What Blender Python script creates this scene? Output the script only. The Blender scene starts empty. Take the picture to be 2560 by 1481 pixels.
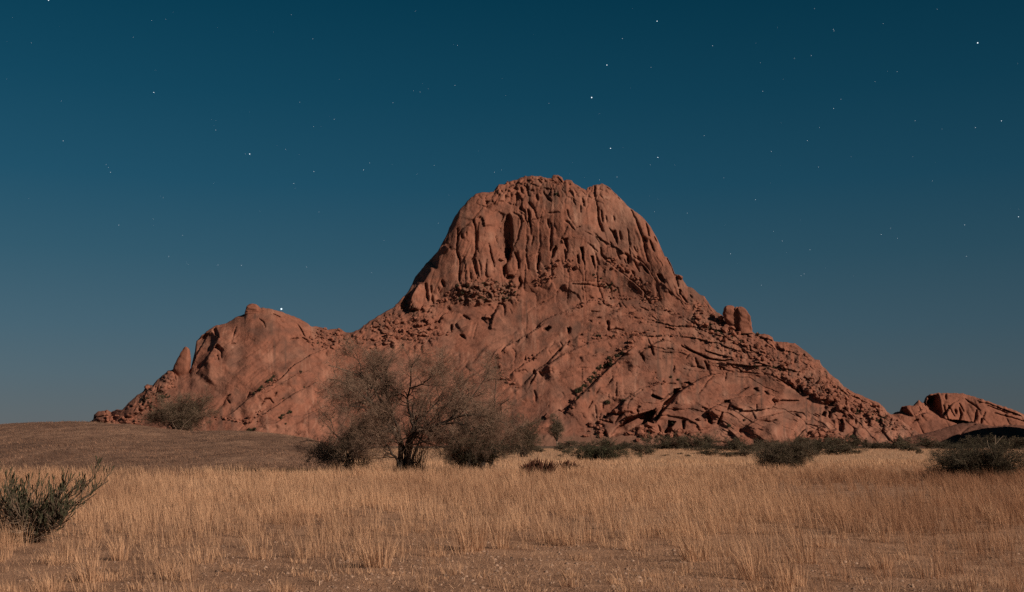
import bpy, bmesh, math, random
import numpy as np
from mathutils import Vector

# ------------------------------------------------------------------ camera, sky, moonlight
S = bpy.context.scene
C = S.collection
F, UH, VH, CZ = 2844.4, 1280.0, 1112.0, 1.6       # focal length, principal column, horizon row (photo pixels), eye height

cam = bpy.data.cameras.new('camera')
cam.lens, cam.sensor_width = 40.0, 36.0
cam.shift_y = (VH - 740.5) / 2560.0
cam.clip_start, cam.clip_end = 0.5, 120000.0
camo = bpy.data.objects.new('camera', cam)
camo.location = (0, 0, CZ)
camo.rotation_euler = (math.radians(90), 0, 0)
C.objects.link(camo)
S.camera = camo

SUN_AZ, SUN_EL = math.radians(57), math.radians(29)   # to the right of straight behind the camera, above the horizon
LD = Vector((math.sin(SUN_AZ) * math.cos(SUN_EL), -math.cos(SUN_AZ) * math.cos(SUN_EL), math.sin(SUN_EL)))
sun = bpy.data.lights.new('moonlight', 'SUN')
sun.energy = 5.0
sun.angle = math.radians(0.5)
sun.color = (1.0, 0.86, 0.70)
suno = bpy.data.objects.new('moonlight', sun)
suno.rotation_euler = LD.to_track_quat('Z', 'Y').to_euler()
suno.location = (60, -60, 80)
C.objects.link(suno)

wd = bpy.data.worlds.new('World')
S.world = wd
wd.use_nodes = True
nt = wd.node_tree
nt.nodes.clear()
N = nt.nodes.new
out = N('ShaderNodeOutputWorld')
bg = N('ShaderNodeBackground')
sky = N('ShaderNodeTexSky')
sky.sky_type = 'NISHITA'
sky.sun_disc = False
sky.sun_elevation = SUN_EL
sky.sun_rotation = math.pi - SUN_AZ
tc = N('ShaderNodeTexCoord')
sep = N('ShaderNodeSeparateXYZ')
nt.links.new(tc.outputs['Generated'], sep.inputs[0])
ramp = N('ShaderNodeValToRGB')
def s2l(c):
    c = c / 255.0
    return c / 12.92 if c <= 0.04045 else ((c + 0.055) / 1.055) ** 2.4
def srgb(r, g, b):
    return (s2l(r), s2l(g), s2l(b), 1)
cr = ramp.color_ramp
stops = [(0.0, (98, 100, 101)), (0.03, (90, 101, 106)), (0.06, (81, 101, 111)), (0.10, (68, 97, 112)), (0.16, (49, 88, 107)),
         (0.22, (31, 79, 102)), (0.29, (18, 69, 92)), (0.37, (6, 58, 80)), (0.60, (3, 42, 62)), (1.0, (2, 32, 50))]
cr.elements[0].position, cr.elements[0].color = stops[0][0], srgb(*stops[0][1])
cr.elements[1].position, cr.elements[1].color = stops[-1][0], srgb(*stops[-1][1])
for p_, c_ in stops[1:-1]:
    e = cr.elements.new(p_)
    e.color = srgb(*c_)
nt.links.new(sep.outputs['Z'], ramp.inputs[0])
# the night sky is a little brighter towards the left of the view
mr = N('ShaderNodeMapRange')
mr.inputs['From Min'].default_value, mr.inputs['From Max'].default_value = -0.8, 0.8
mr.inputs['To Min'].default_value, mr.inputs['To Max'].default_value = 1.22, 0.56
nt.links.new(sep.outputs['X'], mr.inputs['Value'])
mx = N('ShaderNodeMix')
mx.data_type, mx.blend_type = 'RGBA', 'MULTIPLY'
mx.inputs[0].default_value = 1.0
nt.links.new(ramp.outputs[0], mx.inputs[6])
nt.links.new(mr.outputs[0], mx.inputs[7])
sk = N('ShaderNodeMix')
sk.data_type, sk.blend_type = 'RGBA', 'ADD'
sk.inputs[0].default_value = 0.0002
nt.links.new(mx.outputs[2], sk.inputs[6])
nt.links.new(sky.outputs[0], sk.inputs[7])
nt.links.new(sk.outputs[2], bg.inputs[0])
bg.inputs[1].default_value = 1.0
nt.links.new(bg.outputs[0], out.inputs[0])

S.view_settings.view_transform = 'Standard'
S.view_settings.look = 'None'
S.view_settings.exposure = 0.0
S.view_settings.gamma = 1.0
S.view_settings.use_curve_mapping = False
S.cycles.use_denoising = False
S.cycles.max_bounces = 5
S.cycles.diffuse_bounces = 3
S.cycles.transparent_max_bounces = 4

rng = np.random.default_rng(7)
random.seed(7)

# ------------------------------------------------------------------ helpers
def P(u, v, Y):
    return np.array([(u - UH) / F * Y, Y, CZ + (VH - v) / F * Y])

def mesh_np(name, verts, faces_list, smooth=False):
    """faces_list: list of int arrays (n,3) or (n,4)"""
    me = bpy.data.meshes.new(name)
    verts = np.asarray(verts, dtype=np.float32).reshape(-1, 3)
    loops = np.concatenate([np.asarray(f, dtype=np.int32).ravel() for f in faces_list])
    sizes = np.concatenate([np.full(len(f), np.asarray(f).shape[1], dtype=np.int32) for f in faces_list])
    me.vertices.add(len(verts))
    me.vertices.foreach_set('co', verts.ravel())
    me.loops.add(len(loops))
    me.loops.foreach_set('vertex_index', loops)
    me.polygons.add(len(sizes))
    st = np.zeros(len(sizes), dtype=np.int32)
    st[1:] = np.cumsum(sizes)[:-1]
    me.polygons.foreach_set('loop_start', st)
    me.polygons.foreach_set('loop_total', sizes)
    if smooth:
        me.polygons.foreach_set('use_smooth', np.ones(len(sizes), dtype=bool))
    me.update(calc_edges=True)
    return me

def link(name, me, parent=None, mat=None, loc=None):
    o = bpy.data.objects.new(name, me)
    C.objects.link(o)
    if parent:
        o.parent = parent
    if mat and me is not None:
        me.materials.clear()
        me.materials.append(mat)
    if loc is not None:
        o.location = loc
    return o

def empty(name, loc):
    o = bpy.data.objects.new(name, None)
    o.empty_display_size = 0.3
    o.location = loc
    C.objects.link(o)
    return o

def tag(o, label=None, cat=None, group=None, kind=None):
    for k, v in (('label', label), ('category', cat), ('group', group), ('kind', kind)):
        if v:
            o[k] = v
    return o

def fattr(me, name, arr, dom='POINT'):
    a = me.attributes.new(name, 'FLOAT', dom)
    a.data.foreach_set('value', np.asarray(arr, dtype=np.float32).ravel())

# ---- noise in numpy
def _h(ix, iy, seed):
    n = (ix.astype(np.int64) * 374761393 + iy.astype(np.int64) * 668265263 + seed * 974634541) & 0xffffffff
    n = ((n ^ (n >> 13)) * 1274126177) & 0xffffffff
    return ((n ^ (n >> 16)) & 0xffff) / 65535.0

def vn(x, y, seed=0):
    ix, iy = np.floor(x), np.floor(y)
    fx, fy = x - ix, y - iy
    fx, fy = fx * fx * fx * (fx * (fx * 6 - 15) + 10), fy * fy * fy * (fy * (fy * 6 - 15) + 10)
    a, b = _h(ix, iy, seed), _h(ix + 1, iy, seed)
    c, d = _h(ix, iy + 1, seed), _h(ix + 1, iy + 1, seed)
    return (a + (b - a) * fx + (c - a) * fy + (a - b - c + d) * fx * fy) * 2 - 1

def fbm(x, y, octv=4, seed=0, gain=0.5):
    s, a, f = 0, 1.0, 1.0
    for o in range(octv):
        s = s + a * vn(x * f + 17.3 * o, y * f - 9.1 * o, seed + o)
        a *= gain
        f *= 2.03
    return s

def worley(x, y, seed=0):
    ix, iy = np.floor(x), np.floor(y)
    f1 = np.full(x.shape, 9.0)
    f2 = np.full(x.shape, 9.0)
    cid = np.zeros(x.shape)
    for dx in (-1, 0, 1):
        for dy in (-1, 0, 1):
            cx, cy = ix + dx, iy + dy
            px, py = cx + _h(cx, cy, seed), cy + _h(cx, cy, seed + 77)
            d = np.hypot(px - x, py - y)
            nearer = d < f1
            f2 = np.where(nearer, f1, np.minimum(f2, d))
            cid = np.where(nearer, _h(cx, cy, seed + 31), cid)
            f1 = np.where(nearer, d, f1)
    return f1, f2, cid

def smooth(a, b, x):
    t = np.clip((x - a) / (b - a), 0, 1)
    return t * t * (3 - 2 * t)

# ------------------------------------------------------------------ materials
def mat(name):
    m = bpy.data.materials.new(name)
    m.use_nodes = True
    t = m.node_tree
    b = t.nodes['Principled BSDF']
    b.inputs['Specular IOR Level'].default_value = 0.12
    b.inputs['Roughness'].default_value = 0.9
    return m, t, b

def nd(t, kind, **kw):
    n = t.nodes.new(kind)
    for k, v in kw.items():
        if hasattr(n, k):
            setattr(n, k, v)
        else:
            n.inputs[k].default_value = v
    return n

def ramp_node(t, stops):
    r = t.nodes.new('ShaderNodeValToRGB')
    e = r.color_ramp.elements
    e[0].position, e[0].color = stops[0][0], (*stops[0][1], 1)
    e[1].position, e[1].color = stops[-1][0], (*stops[-1][1], 1)
    for p_, c_ in stops[1:-1]:
        q = e.new(p_)
        q.color = (*c_, 1)
    return r

def noise_at(t, scale, detail=4.0, mscale=(1, 1, 1), rough=0.55, src='pos'):
    g = t.nodes.new('ShaderNodeNewGeometry') if src == 'pos' else t.nodes.new('ShaderNodeTexCoord')
    mp = t.nodes.new('ShaderNodeMapping')
    mp.inputs['Scale'].default_value = mscale
    t.links.new(g.outputs['Position' if src == 'pos' else 'Object'], mp.inputs[0])
    n = nd(t, 'ShaderNodeTexNoise', Scale=scale, Detail=detail, Roughness=rough)
    t.links.new(mp.outputs[0], n.inputs['Vector'])
    return n

def mixrgb(t, a, b, f, blend='MIX'):
    m = t.nodes.new('ShaderNodeMix')
    m.data_type, m.blend_type = 'RGBA', blend
    for idx, val in ((0, f), (6, a), (7, b)):
        if isinstance(val, bpy.types.NodeSocket):
            t.links.new(val, m.inputs[idx])
        elif idx == 0:
            m.inputs[0].default_value = val
        else:
            m.inputs[idx].default_value = (*val, 1)
    return m.outputs[2]

def rock_material(name, unit=1.0, base=(0.222, 0.089, 0.059), dark=(0.128, 0.056, 0.041), pale=(0.34, 0.178, 0.127), attr=True, bump=1.0):
    m, t, b = mat(name)
    n1 = noise_at(t, 0.022 / unit, 5)
    r1 = ramp_node(t, [(0.28, dark), (0.47, base), (0.60, base), (0.78, tuple(0.35 * p + 0.65 * q for p, q in zip(base, pale)))])
    t.links.new(n1.outputs[0], r1.inputs[0])
    col = r1.outputs[0]
    n2 = noise_at(t, 0.16 / unit, 6, (1, 1, 0.18))           # run-off streaks
    r2 = ramp_node(t, [(0.34, (0.58, 0.54, 0.52)), (0.47, (0.95, 0.95, 0.95)), (0.58, (1, 1, 1)), (0.75, (1.28, 1.26, 1.22))])
    t.links.new(n2.outputs[0], r2.inputs[0])
    col = mixrgb(t, col, r2.outputs[0], 0.85, 'MULTIPLY')
    n3 = noise_at(t, 0.75 / unit, 5, rough=0.7)              # mottle
    r3 = ramp_node(t, [(0.30, (0.50, 0.48, 0.47)), (0.46, (0.95, 0.95, 0.95)), (0.72, (1.16, 1.15, 1.14))])
    t.links.new(n3.outputs[0], r3.inputs[0])
    col = mixrgb(t, col, r3.outputs[0], 0.42, 'MULTIPLY')
    if attr:
        a1 = nd(t, 'ShaderNodeAttribute', attribute_name='pale')
        col = mixrgb(t, col, pale, a1.outputs['Fac'])
        a2 = nd(t, 'ShaderNodeAttribute', attribute_name='stain_dark')
        col = mixrgb(t, col, (0.095, 0.052, 0.040), a2.outputs['Fac'])
        a3 = nd(t, 'ShaderNodeAttribute', attribute_name='soil')
        col = mixrgb(t, col, (0.155, 0.078, 0.055), a3.outputs['Fac'])
    t.links.new(col, b.inputs['Base Color'])
    b.inputs['Roughness'].default_value = 0.92
    nb = noise_at(t, 0.42 / unit, 8, rough=0.65)
    bp = nd(t, 'ShaderNodeBump', Strength=0.6 * bump, Distance=1.6 * unit)
    t.links.new(nb.outputs[0], bp.inputs['Height'])
    t.links.new(bp.outputs[0], b.inputs['Normal'])
    return m

def plain_material(name, c1, c2, scale=6.0, rough=0.9, bump=0.0, obj_random=0.0):
    m, t, b = mat(name)
    n = noise_at(t, scale, 4, src='obj')
    r = ramp_node(t, [(0.35, c1), (0.65, c2)])
    t.links.new(n.outputs[0], r.inputs[0])
    col = r.outputs[0]
    if obj_random:
        oi = t.nodes.new('ShaderNodeObjectInfo')
        rr = ramp_node(t, [(0.0, (1 - obj_random,) * 3), (1.0, (1 + obj_random,) * 3)])
        t.links.new(oi.outputs['Random'], rr.inputs[0])
        col = mixrgb(t, col, rr.outputs[0], 1.0, 'MULTIPLY')
    t.links.new(col, b.inputs['Base Color'])
    b.inputs['Roughness'].default_value = rough
    if bump:
        bp = nd(t, 'ShaderNodeBump', Strength=bump, Distance=0.02)
        t.links.new(n.outputs[0], bp.inputs['Height'])
        t.links.new(bp.outputs[0], b.inputs['Normal'])
    return m

def leafy_material(name, c1, c2, transl=0.25, shade='tone'):
    """blade / leaf material: colour runs from c1 to c2 with the per-blade attribute"""
    m, t, b = mat(name)
    a = nd(t, 'ShaderNodeAttribute', attribute_name=shade)
    r = ramp_node(t, [(0.0, c1), (1.0, c2)])
    t.links.new(a.outputs['Fac'], r.inputs[0])
    a2 = nd(t, 'ShaderNodeAttribute', attribute_name='red')
    col = mixrgb(t, r.outputs[0], (0.62, 0.53, 0.50), a2.outputs['Fac'], 'MULTIPLY')
    t.links.new(col, b.inputs['Base Color'])
    tr = t.nodes.new('ShaderNodeBsdfTranslucent')
    t.links.new(col, tr.inputs['Color'])
    ms = t.nodes.new('ShaderNodeMixShader')
    ms.inputs[0].default_value = transl
    t.links.new(b.outputs[0], ms.inputs[1])
    t.links.new(tr.outputs[0], ms.inputs[2])
    t.links.new(ms.outputs[0], t.nodes['Material Output'].inputs[0])
    return m

M = {}
M['rock'] = rock_material('red_granite')
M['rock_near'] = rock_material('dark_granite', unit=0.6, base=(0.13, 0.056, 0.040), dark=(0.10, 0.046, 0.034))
M['boulder'] = rock_material('boulder_granite', unit=0.5, attr=False)
M['bark'] = plain_material('dark_bark', (0.030, 0.022, 0.018), (0.060, 0.044, 0.035), 9.0, bump=0.6)
M['twig'] = plain_material('brown_twig', (0.135, 0.083, 0.060), (0.25, 0.160, 0.116), 1.2)
M['pale_twig'] = plain_material('pale_dead_wood', (0.24, 0.17, 0.125), (0.36, 0.26, 0.19), 3.0)
M['dark_twig'] = plain_material('dark_scrub_twig', (0.045, 0.035, 0.025), (0.090, 0.070, 0.048), 1.0)
M['olive_twig'] = plain_material('olive_twig', (0.085, 0.062, 0.044), (0.150, 0.110, 0.078), 2.0)
M['grey_twig'] = plain_material('grey_brown_twig', (0.13, 0.088, 0.064), (0.21, 0.148, 0.108), 4.0)
M['warm_twig'] = plain_material('warm_brown_twig', (0.105, 0.070, 0.050), (0.185, 0.125, 0.090), 2.0)
M['pale_bark'] = plain_material('pale_bark', (0.22, 0.16, 0.12), (0.34, 0.26, 0.20), 5.0)

# ------------------------------------------------------------------ relief: a rock body from its outline, slope and rock features
TILE = {1: (1000, 430, 6.3), 2: (1350, 430, 6.3), 3: (960, 620, 6.3), 4: (1340, 620, 6.3), 5: (1240, 800, 6.3), 6: (1600, 780, 6.3),
        7: (1360, 930, 6.3), 8: (1720, 930, 6.3), 9: (2060, 930, 5.028), 10: (220, 860, 6.3), 11: (460, 750, 6.3), 12: (500, 920, 6.3),
        20: (960, 400, 3.15), 21: (1760, 720, 3.0375), 22: (200, 720, 3.15), 0: (0, 0, 1.0)}

def Z(tile, txt):
    ox, oy, s = TILE[tile]
    r = []
    for w in txt.split():
        x, y = w.split(',')
        r.append((ox + float(x) / s, oy + float(y) / s))
    return r

def poly_dist(u, v, pts, closed=False):
    """distance, side (+ right hand of travel), arc parameter 0..1"""
    pts = np.array(pts, dtype=float)
    if closed:
        pts = np.vstack([pts, pts[:1]])
    seg = np.diff(pts, axis=0)
    ln = np.hypot(seg[:, 0], seg[:, 1])
    cum = np.concatenate([[0], np.cumsum(ln)])
    best = np.full(u.shape, 1e9)
    side = np.zeros(u.shape)
    par = np.zeros(u.shape)
    for i in range(len(seg)):
        if ln[i] < 1e-6:
            continue
        dx, dy = seg[i] / ln[i]
        px, py = u - pts[i, 0], v - pts[i, 1]
        t = np.clip(px * dx + py * dy, 0, ln[i])
        ex, ey = px - t * dx, py - t * dy
        d = np.hypot(ex, ey)
        c = -dy * px + dx * py
        m = d < best
        best = np.where(m, d, best)
        side = np.where(m, np.sign(c), side)
        par = np.where(m, (cum[i] + t) / cum[-1], par)
    return best, side, par

def inside(u, v, pts):
    r = np.zeros(u.shape, dtype=bool)
    n = len(pts)
    for i in range(n):
        x0, y0 = pts[i]
        x1, y1 = pts[(i + 1) % n]
        if y0 == y1:
            continue
        c = ((y0 > v) != (y1 > v)) & (u < (x1 - x0) * (v - y0) / (y1 - y0) + x0)
        r ^= c
    return r

def apply_features(U, V, feats, jit=0.8):
    """returns outward relief in photo pixels (towards the viewer)"""
    out_ = np.zeros(U.shape)
    Uw = U + jit * fbm(U / 9.0, V / 9.0, 3, 301)
    Vw = V + jit * fbm(U / 9.0, V / 9.0, 3, 401)
    for f in feats:
        kind, pts, a, b = f
        pts = np.array(pts)
        mar = {'G': 6 * a + 6, 'L': 4 * b + 8, 'H': 8, 'W': b + 5, 'B': 0, 'R': 7 * b + 8}[kind]
        if kind == 'B':
            (cx, cy), (rx, ry) = pts
            ang = b
            du, dv = Uw - cx, Vw - cy
            ca, sa = math.cos(math.radians(ang)), math.sin(math.radians(ang))
            q = ((du * ca + dv * sa) / rx) ** 2 + ((-du * sa + dv * ca) / ry) ** 2
            qq = np.clip(1 - q, 0, 1)
            out_ += a * (qq * qq * (3 - 2 * qq) if rx > 55 else np.sqrt(qq))
            continue
        m = (U > pts[:, 0].min() - mar) & (U < pts[:, 0].max() + mar) & (V > pts[:, 1].min() - mar) & (V < pts[:, 1].max() + mar)
        if not m.any():
            continue
        u, v = Uw[m], Vw[m]
        if kind == 'G':
            d, s, t = poly_dist(u, v, pts)
            w = a * (0.55 + 0.45 * np.sin(np.pi * np.clip(t, 0.02, 0.98)))
            out_[m] -= 1.12 * b * np.exp(-np.maximum(d - 0.25 * w, 0) / (0.62 * w))
        elif kind == 'L':
            d, s, t = poly_dist(u, v, pts)
            tp = smooth(0, 0.14, t) * smooth(0, 0.14, 1 - t)
            vary = 0.75 + 0.45 * vn(u / 23.0, v / 23.0, 55)
            hh = a * tp * vary
            out_[m] += np.where(s > 0, hh * np.exp(-d / b), -0.30 * hh * np.exp(-(d / 2.6) ** 2))
        elif kind == 'H':
            d, s, t = poly_dist(u, v, pts, True)
            ins = inside(u, v, pts)
            dd = np.where(ins, d, -d)
            out_[m] -= a * smooth(-1.2, b, dd)
        elif kind == 'R':
            d, s, t = poly_dist(u, v, pts)
            tp = smooth(0, 0.10, t) * smooth(0, 0.10, 1 - t)
            out_[m] -= np.where(s < 0, a * d * np.exp(-d / b) * tp, 0)
        elif kind == 'W':
            d, s, t = poly_dist(u, v, pts)
            tp = smooth(0, 0.05, t) * smooth(0, 0.05, 1 - t)
            out_[m] -= np.where(s < 0, a * np.minimum(d, b) * tp, 0)
    return out_

class Relief:
    pass

def relief(top, base_v, du, rows, Y0, mpp, depth_fn, feats, rough_fn, round_r=34, round_d=26, back=220.0, u0=None, u1=None):
    top = np.array(top)
    u0 = top[0, 0] if u0 is None else u0
    u1 = top[-1, 0] if u1 is None else u1
    us = np.arange(u0, u1 + 0.01, du)
    vt = np.interp(us, top[:, 0], top[:, 1])
    vt = vt + 1.1 * fbm(us / 7.0, us * 0, 3, 91) * smooth(0, 30, base_v - vt)
    s = np.linspace(0, 1, rows)
    U = np.repeat(us[None, :], rows, 0)
    V = vt[None, :] + (base_v - vt)[None, :] * s[:, None]
    k = max(1, int(24 / du))
    ker = np.ones(2 * k + 1) / (2 * k + 1)
    vs = np.convolve(np.pad(vt, k, 'edge'), ker, 'valid')
    sl = np.gradient(vs, us)
    dist = (V - vt[None, :]) / np.sqrt(1 + sl ** 2)[None, :]
    q = np.clip(dist / round_r, 0, 1)
    rnd = round_d * (1 - np.sqrt(np.clip(1 - (1 - q) ** 2, 0, 1)))
    fade = smooth(0, 14, base_v - V)
    D = depth_fn(U, V) + rnd - apply_features(U, V, feats) - rough_fn(U, V, dist)
    Y = Y0 + D * mpp
    X = (U - UH) / F * Y
    Zz = CZ + (VH - V) / F * Y
    # far side of the body: over the crest and down to the ground
    bx, by, bz = [], [], []
    for kk, (dy, fz) in enumerate(((0.10, 0.97), (0.35, 0.80), (0.7, 0.45), (1.0, 0.0))):
        by.append(Y[0] + back * dy)
        bx.append(X[0] * (1 + back * dy / Y[0] * 0.6))
        bz.append(Zz[0] * fz - (6 if fz == 0 else 0))
    Xa = np.vstack([np.array(bx[::-1]), X])
    Ya = np.vstack([np.array(by[::-1]), Y])
    Za = np.vstack([np.array(bz[::-1]), Zz])
    R = Relief()
    R.us, R.vt, R.base_v, R.rows, R.Y, R.U, R.V = us, vt, base_v, rows, Y, U, V
    R.verts = np.stack([Xa, Ya, Za], -1).reshape(-1, 3)
    nr, nc = Xa.shape
    R.nr, R.nc, R.nb = nr, nc, len(bx)
    idx = np.arange(nr * nc).reshape(nr, nc)
    R.quads = np.stack([idx[:-1, :-1], idx[1:, :-1], idx[1:, 1:], idx[:-1, 1:]], -1)
    return R

def at_relief(R, u, v):
    j = int(np.clip(round((u - R.us[0]) / (R.us[1] - R.us[0])), 0, len(R.us) - 1))
    t = (v - R.vt[j]) / (R.base_v - R.vt[j])
    if t < 0 or t > 1:
        return None
    i = int(round(t * (R.rows - 1)))
    return P(u, v, R.Y[i, j])

# ---- the great red mountain with the lower hill at its left ---------------------------------------
TOP = (Z(22, '60,1060 85,1050 105,1040 110,1000 150,970 220,965 245,980 290,955 335,960 380,905 430,860 500,810 525,760 575,765 610,720 650,690 690,655 740,640 '
              '748,660 770,690 860,655 870,650 885,580 905,500 915,420 960,370 1010,335 1070,295 1140,285 1230,230 1300,205 1303,160 1325,135 1390,130 1420,155 1490,165 1580,185 '
              '1640,210 1720,240 1790,280 1820,305 1870,305 1910,315 1960,330 2040,318 2090,350 2140,352 2200,325 2270,270 2330,230 2400,190 2480,145')
       + Z(20, '0,1205 90,1140 190,1040 250,915 330,820 425,715 505,570 510,540 560,440 600,390 660,320 720,270 770,255 860,252 880,225 905,190 945,190 975,175 1010,165 1045,160 '
               '1080,140 1110,125 1130,135 1160,127 1220,127 1270,138 1300,145 1320,148 1330,122 1370,118 1400,135 1415,165 1440,157 1475,160 1500,190 1560,220 1595,235 1605,215 '
               '1635,212 1650,195 1720,187 1760,205 1810,255 1870,310 1930,375 2000,420 2050,465 2100,530 2140,600 2180,690 2210,760 2230,765 2260,820 2290,900 2330,905 2360,950 '
               '2390,1000 2430,1010 2490,1065')
       + Z(21, '5,66 20,90 45,130 70,160 110,190 145,215 215,275 300,318 355,325 390,350 405,335 425,350 480,350 520,375 530,405 570,410 610,412 690,422 740,460 800,500 840,545 880,550 '
               '885,580 920,610 960,660 1020,700 1060,750 1120,785 1180,810 1240,840 1330,875 1370,910 1390,945 1430,965 1500,1005 1570,1060 1640,1110 1700,1160 1760,1180'))

FEATS = []
def G(tile, w, d, *lines):
    for t_ in lines:
        FEATS.append(('G', Z(tile, t_), w * 0.62, min(d * 1.15, 2.6 * w)))
def L(tile, h, w, *lines):
    for t_ in lines:
        FEATS.append(('L', Z(tile, t_), h * 1.75, w * 1.1))
def Hl(tile, d, *polys, e=4.0):
    for t_ in polys:
        FEATS.append(('H', Z(tile, t_), d * 1.3, e))
def Wl(tile, k, cap, *lines):
    for t_ in lines:
        FEATS.append(('W', Z(tile, t_), k, cap))
def B(tile, h, ang, cx, cy, rx, ry):
    ox, oy, s = TILE[tile]
    FEATS.append(('B', [(ox + cx / s, oy + cy / s), (rx / s, ry / s)], h, ang))

# upper dome, left part
FEATS.append(('W', Z(3, '370,705 440,640 540,600 620,550 690,440 760,340 850,330 860,180 855,60') + Z(1, '600,1240 640,1150 720,1030 800,930 870,860 920,700 950,600 965,590'), 3.2, 46))
G(1, 4, 11, '1590,300 1540,400 1480,500 1380,560 1340,580', '900,900 910,1000 890,1150 890,1260 940,1370 950,1449', '980,890 930,980 905,1060')
G(1, 3, 9, '1370,480 1300,550 1230,640 1150,740 1050,840 980,900', '1240,810 1220,960 1205,1100 1210,1200 1240,1270', '1780,640 1880,700 1925,745 1890,900 1850,1060 1790,1180',
  '1870,620 1960,680 2000,790 2030,860', '1400,1130 1430,1280 1470,1449', '720,1130 780,1190 810,1220 880,1220')
G(1, 5, 13, '1150,760 1180,860 1190,960 1190,1200 1190,1250', '2380,820 2375,1000 2370,1240', '2330,760 2345,880')
Hl(1, 20, '1660,680 1590,820 1560,960 1560,1100 1580,1250 1570,1380 1680,1400 1740,1400 1780,1200 1790,1000 1780,850 1760,700 1720,650', e=9)
G(1, 6, 12, '1580,900 1565,1050 1590,1250', '1690,1080 1720,1250 1700,1400')
Hl(1, 13, '1990,580 2050,620 2060,800 2075,850 2065,1000 2050,900 2030,800', '2450,1160 2400,1220 2370,1370 2420,1340 2470,1200', e=2.5)
G(1, 3, 7, '2100,1030 2070,1160', '2200,1290 2180,1449', '1130,1380 1170,1300 1180,1260', '1150,1360 1160,1449', '1830,350 1830,470 1820,520', '2100,560 2150,720',
  '1640,700 1590,780', '2330,650 2500,640', '1040,950 1050,1040', '960,980 990,1050', '1500,1010 1560,1200', '2020,1020 2000,1130')
G(1, 5, 10, '2000,200 2010,300 2020,380', '2260,320 2300,400 2380,470', '1900,250 1920,330', '1960,210 1990,260', '2150,370 2170,450')
G(1, 8, 11, '2030,490 2090,570', '1890,570 1960,630', '1370,470 1360,500')
G(1, 3, 6, '1690,480 1750,520 1830,530', '1900,180 1950,130 2030,150', '2040,290 2130,310', '2350,130 2380,170', '2400,210 2420,240', '1700,180 1730,160', '1490,330 1520,260', '2180,150 2230,190')
L(1, 7, 22, '1340,880 1330,800 1290,720 1260,690 1210,720 1190,800', '900,1000 950,900 1060,850 1140,880', '610,1260 640,1180 720,1140 800,1230')
# upper dome, right part
G(2, 5, 11, '850,190 860,330 875,430 900,520 910,600', '1680,830 1690,920 1710,1000', '1730,1080 1760,1170 1790,1240', '960,1200 970,1320 1030,1380 1100,1370')
G(2, 6, 14, '900,590 910,720 940,830 980,930', '1640,1040 1670,1090', '1340,1290 1390,1340 1380,1430')
G(2, 4, 9, '960,610 970,700 985,780', '1020,210 1130,300 1250,420 1350,510 1440,620 1500,740 1550,870 1600,1000 1640,1130 1660,1260 1700,1410', '400,780 460,800', '1250,940 1270,1060',
  '670,430 690,530', '1580,690 1660,790 1690,880', '1800,1020 1830,1100', '590,1320 600,1430', '2000,1340 2040,1449', '780,240 760,300')
Hl(2, 14, '1090,890 1150,930 1190,920 1220,1050 1215,1160 1180,1080 1150,1010', '350,1050 430,1040 440,1250 400,1180', '630,1190 670,1180 690,1340 700,1440 650,1320',
   '800,1330 840,1330 860,1430 820,1430', e=2.5)
Hl(2, 8, '410,590 440,600 450,690 475,770 430,680', e=2)
G(2, 3, 6, '460,820 540,910', '640,540 640,640', '1380,910 1400,1100 1415,1290', '870,980 960,1060 1050,1150', '870,1030 940,1130 955,1300', '570,890 660,860', '700,930 830,1000',
  '1520,1330 1580,1370', '520,430 560,520', '220,350 290,380', '1100,1100 1130,1140', '750,1120 900,1250', '1480,1180 1520,1260', '100,370 170,470', '1030,690 1050,800', '1160,700 1170,780')
L(2, 6, 20, '1360,1330 1250,1220 1130,1150 960,1060 850,980', '430,690 500,800 570,890 690,830')
# foot of the dome, left
G(3, 4, 9, '1150,100 1190,200 1190,380 1190,540', '1380,170 1420,300 1470,480', '1430,170 1450,330 1490,450', '1400,160 1440,90', '2440,120 2410,340', '735,600 740,720 770,880')
G(3, 3, 7, '1490,190 1520,300 1530,440', '1670,50 1700,170 1730,280 1720,400', '1620,180 1600,300 1600,430', '850,620 890,740', '2240,100 2270,330', '1350,330 1360,500', '1830,0 1810,120')
G(3, 6, 13, '2060,90 2110,180 2120,320', '2130,480 2160,560 2110,640', '655,570 670,700 690,830', '910,520 940,600', '1060,1220 1060,1320', '1250,1070 1340,1130')
Hl(3, 13, '1160,360 1190,420 1200,530 1170,520', '1860,310 1930,240 1920,400 1890,480', '1900,0 2010,0 2000,150 1930,240', '1910,460 1970,430 2030,430 2020,490 1930,500',
   '780,1180 880,1130 890,1190 800,1200', '1180,1360 1260,1370 1290,1440 1220,1410', e=2.5)
L(3, 15, 40, '420,1010 400,920 430,780 500,650 560,560')
L(3, 9, 34, '890,1120 940,1050 1050,1020 1180,1030 1220,1060', '1110,1200 1200,1140 1310,1120 1420,1150')
L(3, 11, 22, '1680,1300 1700,1150 1740,1050 1790,980 1840,990')
G(3, 5, 9, '1000,930 1040,980', '1740,1000 1800,880 1850,890', '1870,890 1900,960 1890,1060', '1540,1110 1610,1190', '2230,30 2225,40')
G(3, 2.5, 4, '1980,960 2020,1040', '2230,1030 2400,920 2520,850', '2250,1040 2240,1300', '1160,1280 1300,1220 1420,1190', '1400,1440 1440,1280 1470,1180')
B(3, 12, 0, 2010, 310, 95, 150)
B(3, 10, 0, 1660, 340, 75, 130)
B(3, 9, -20, 700, 1080, 330, 130)
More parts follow.
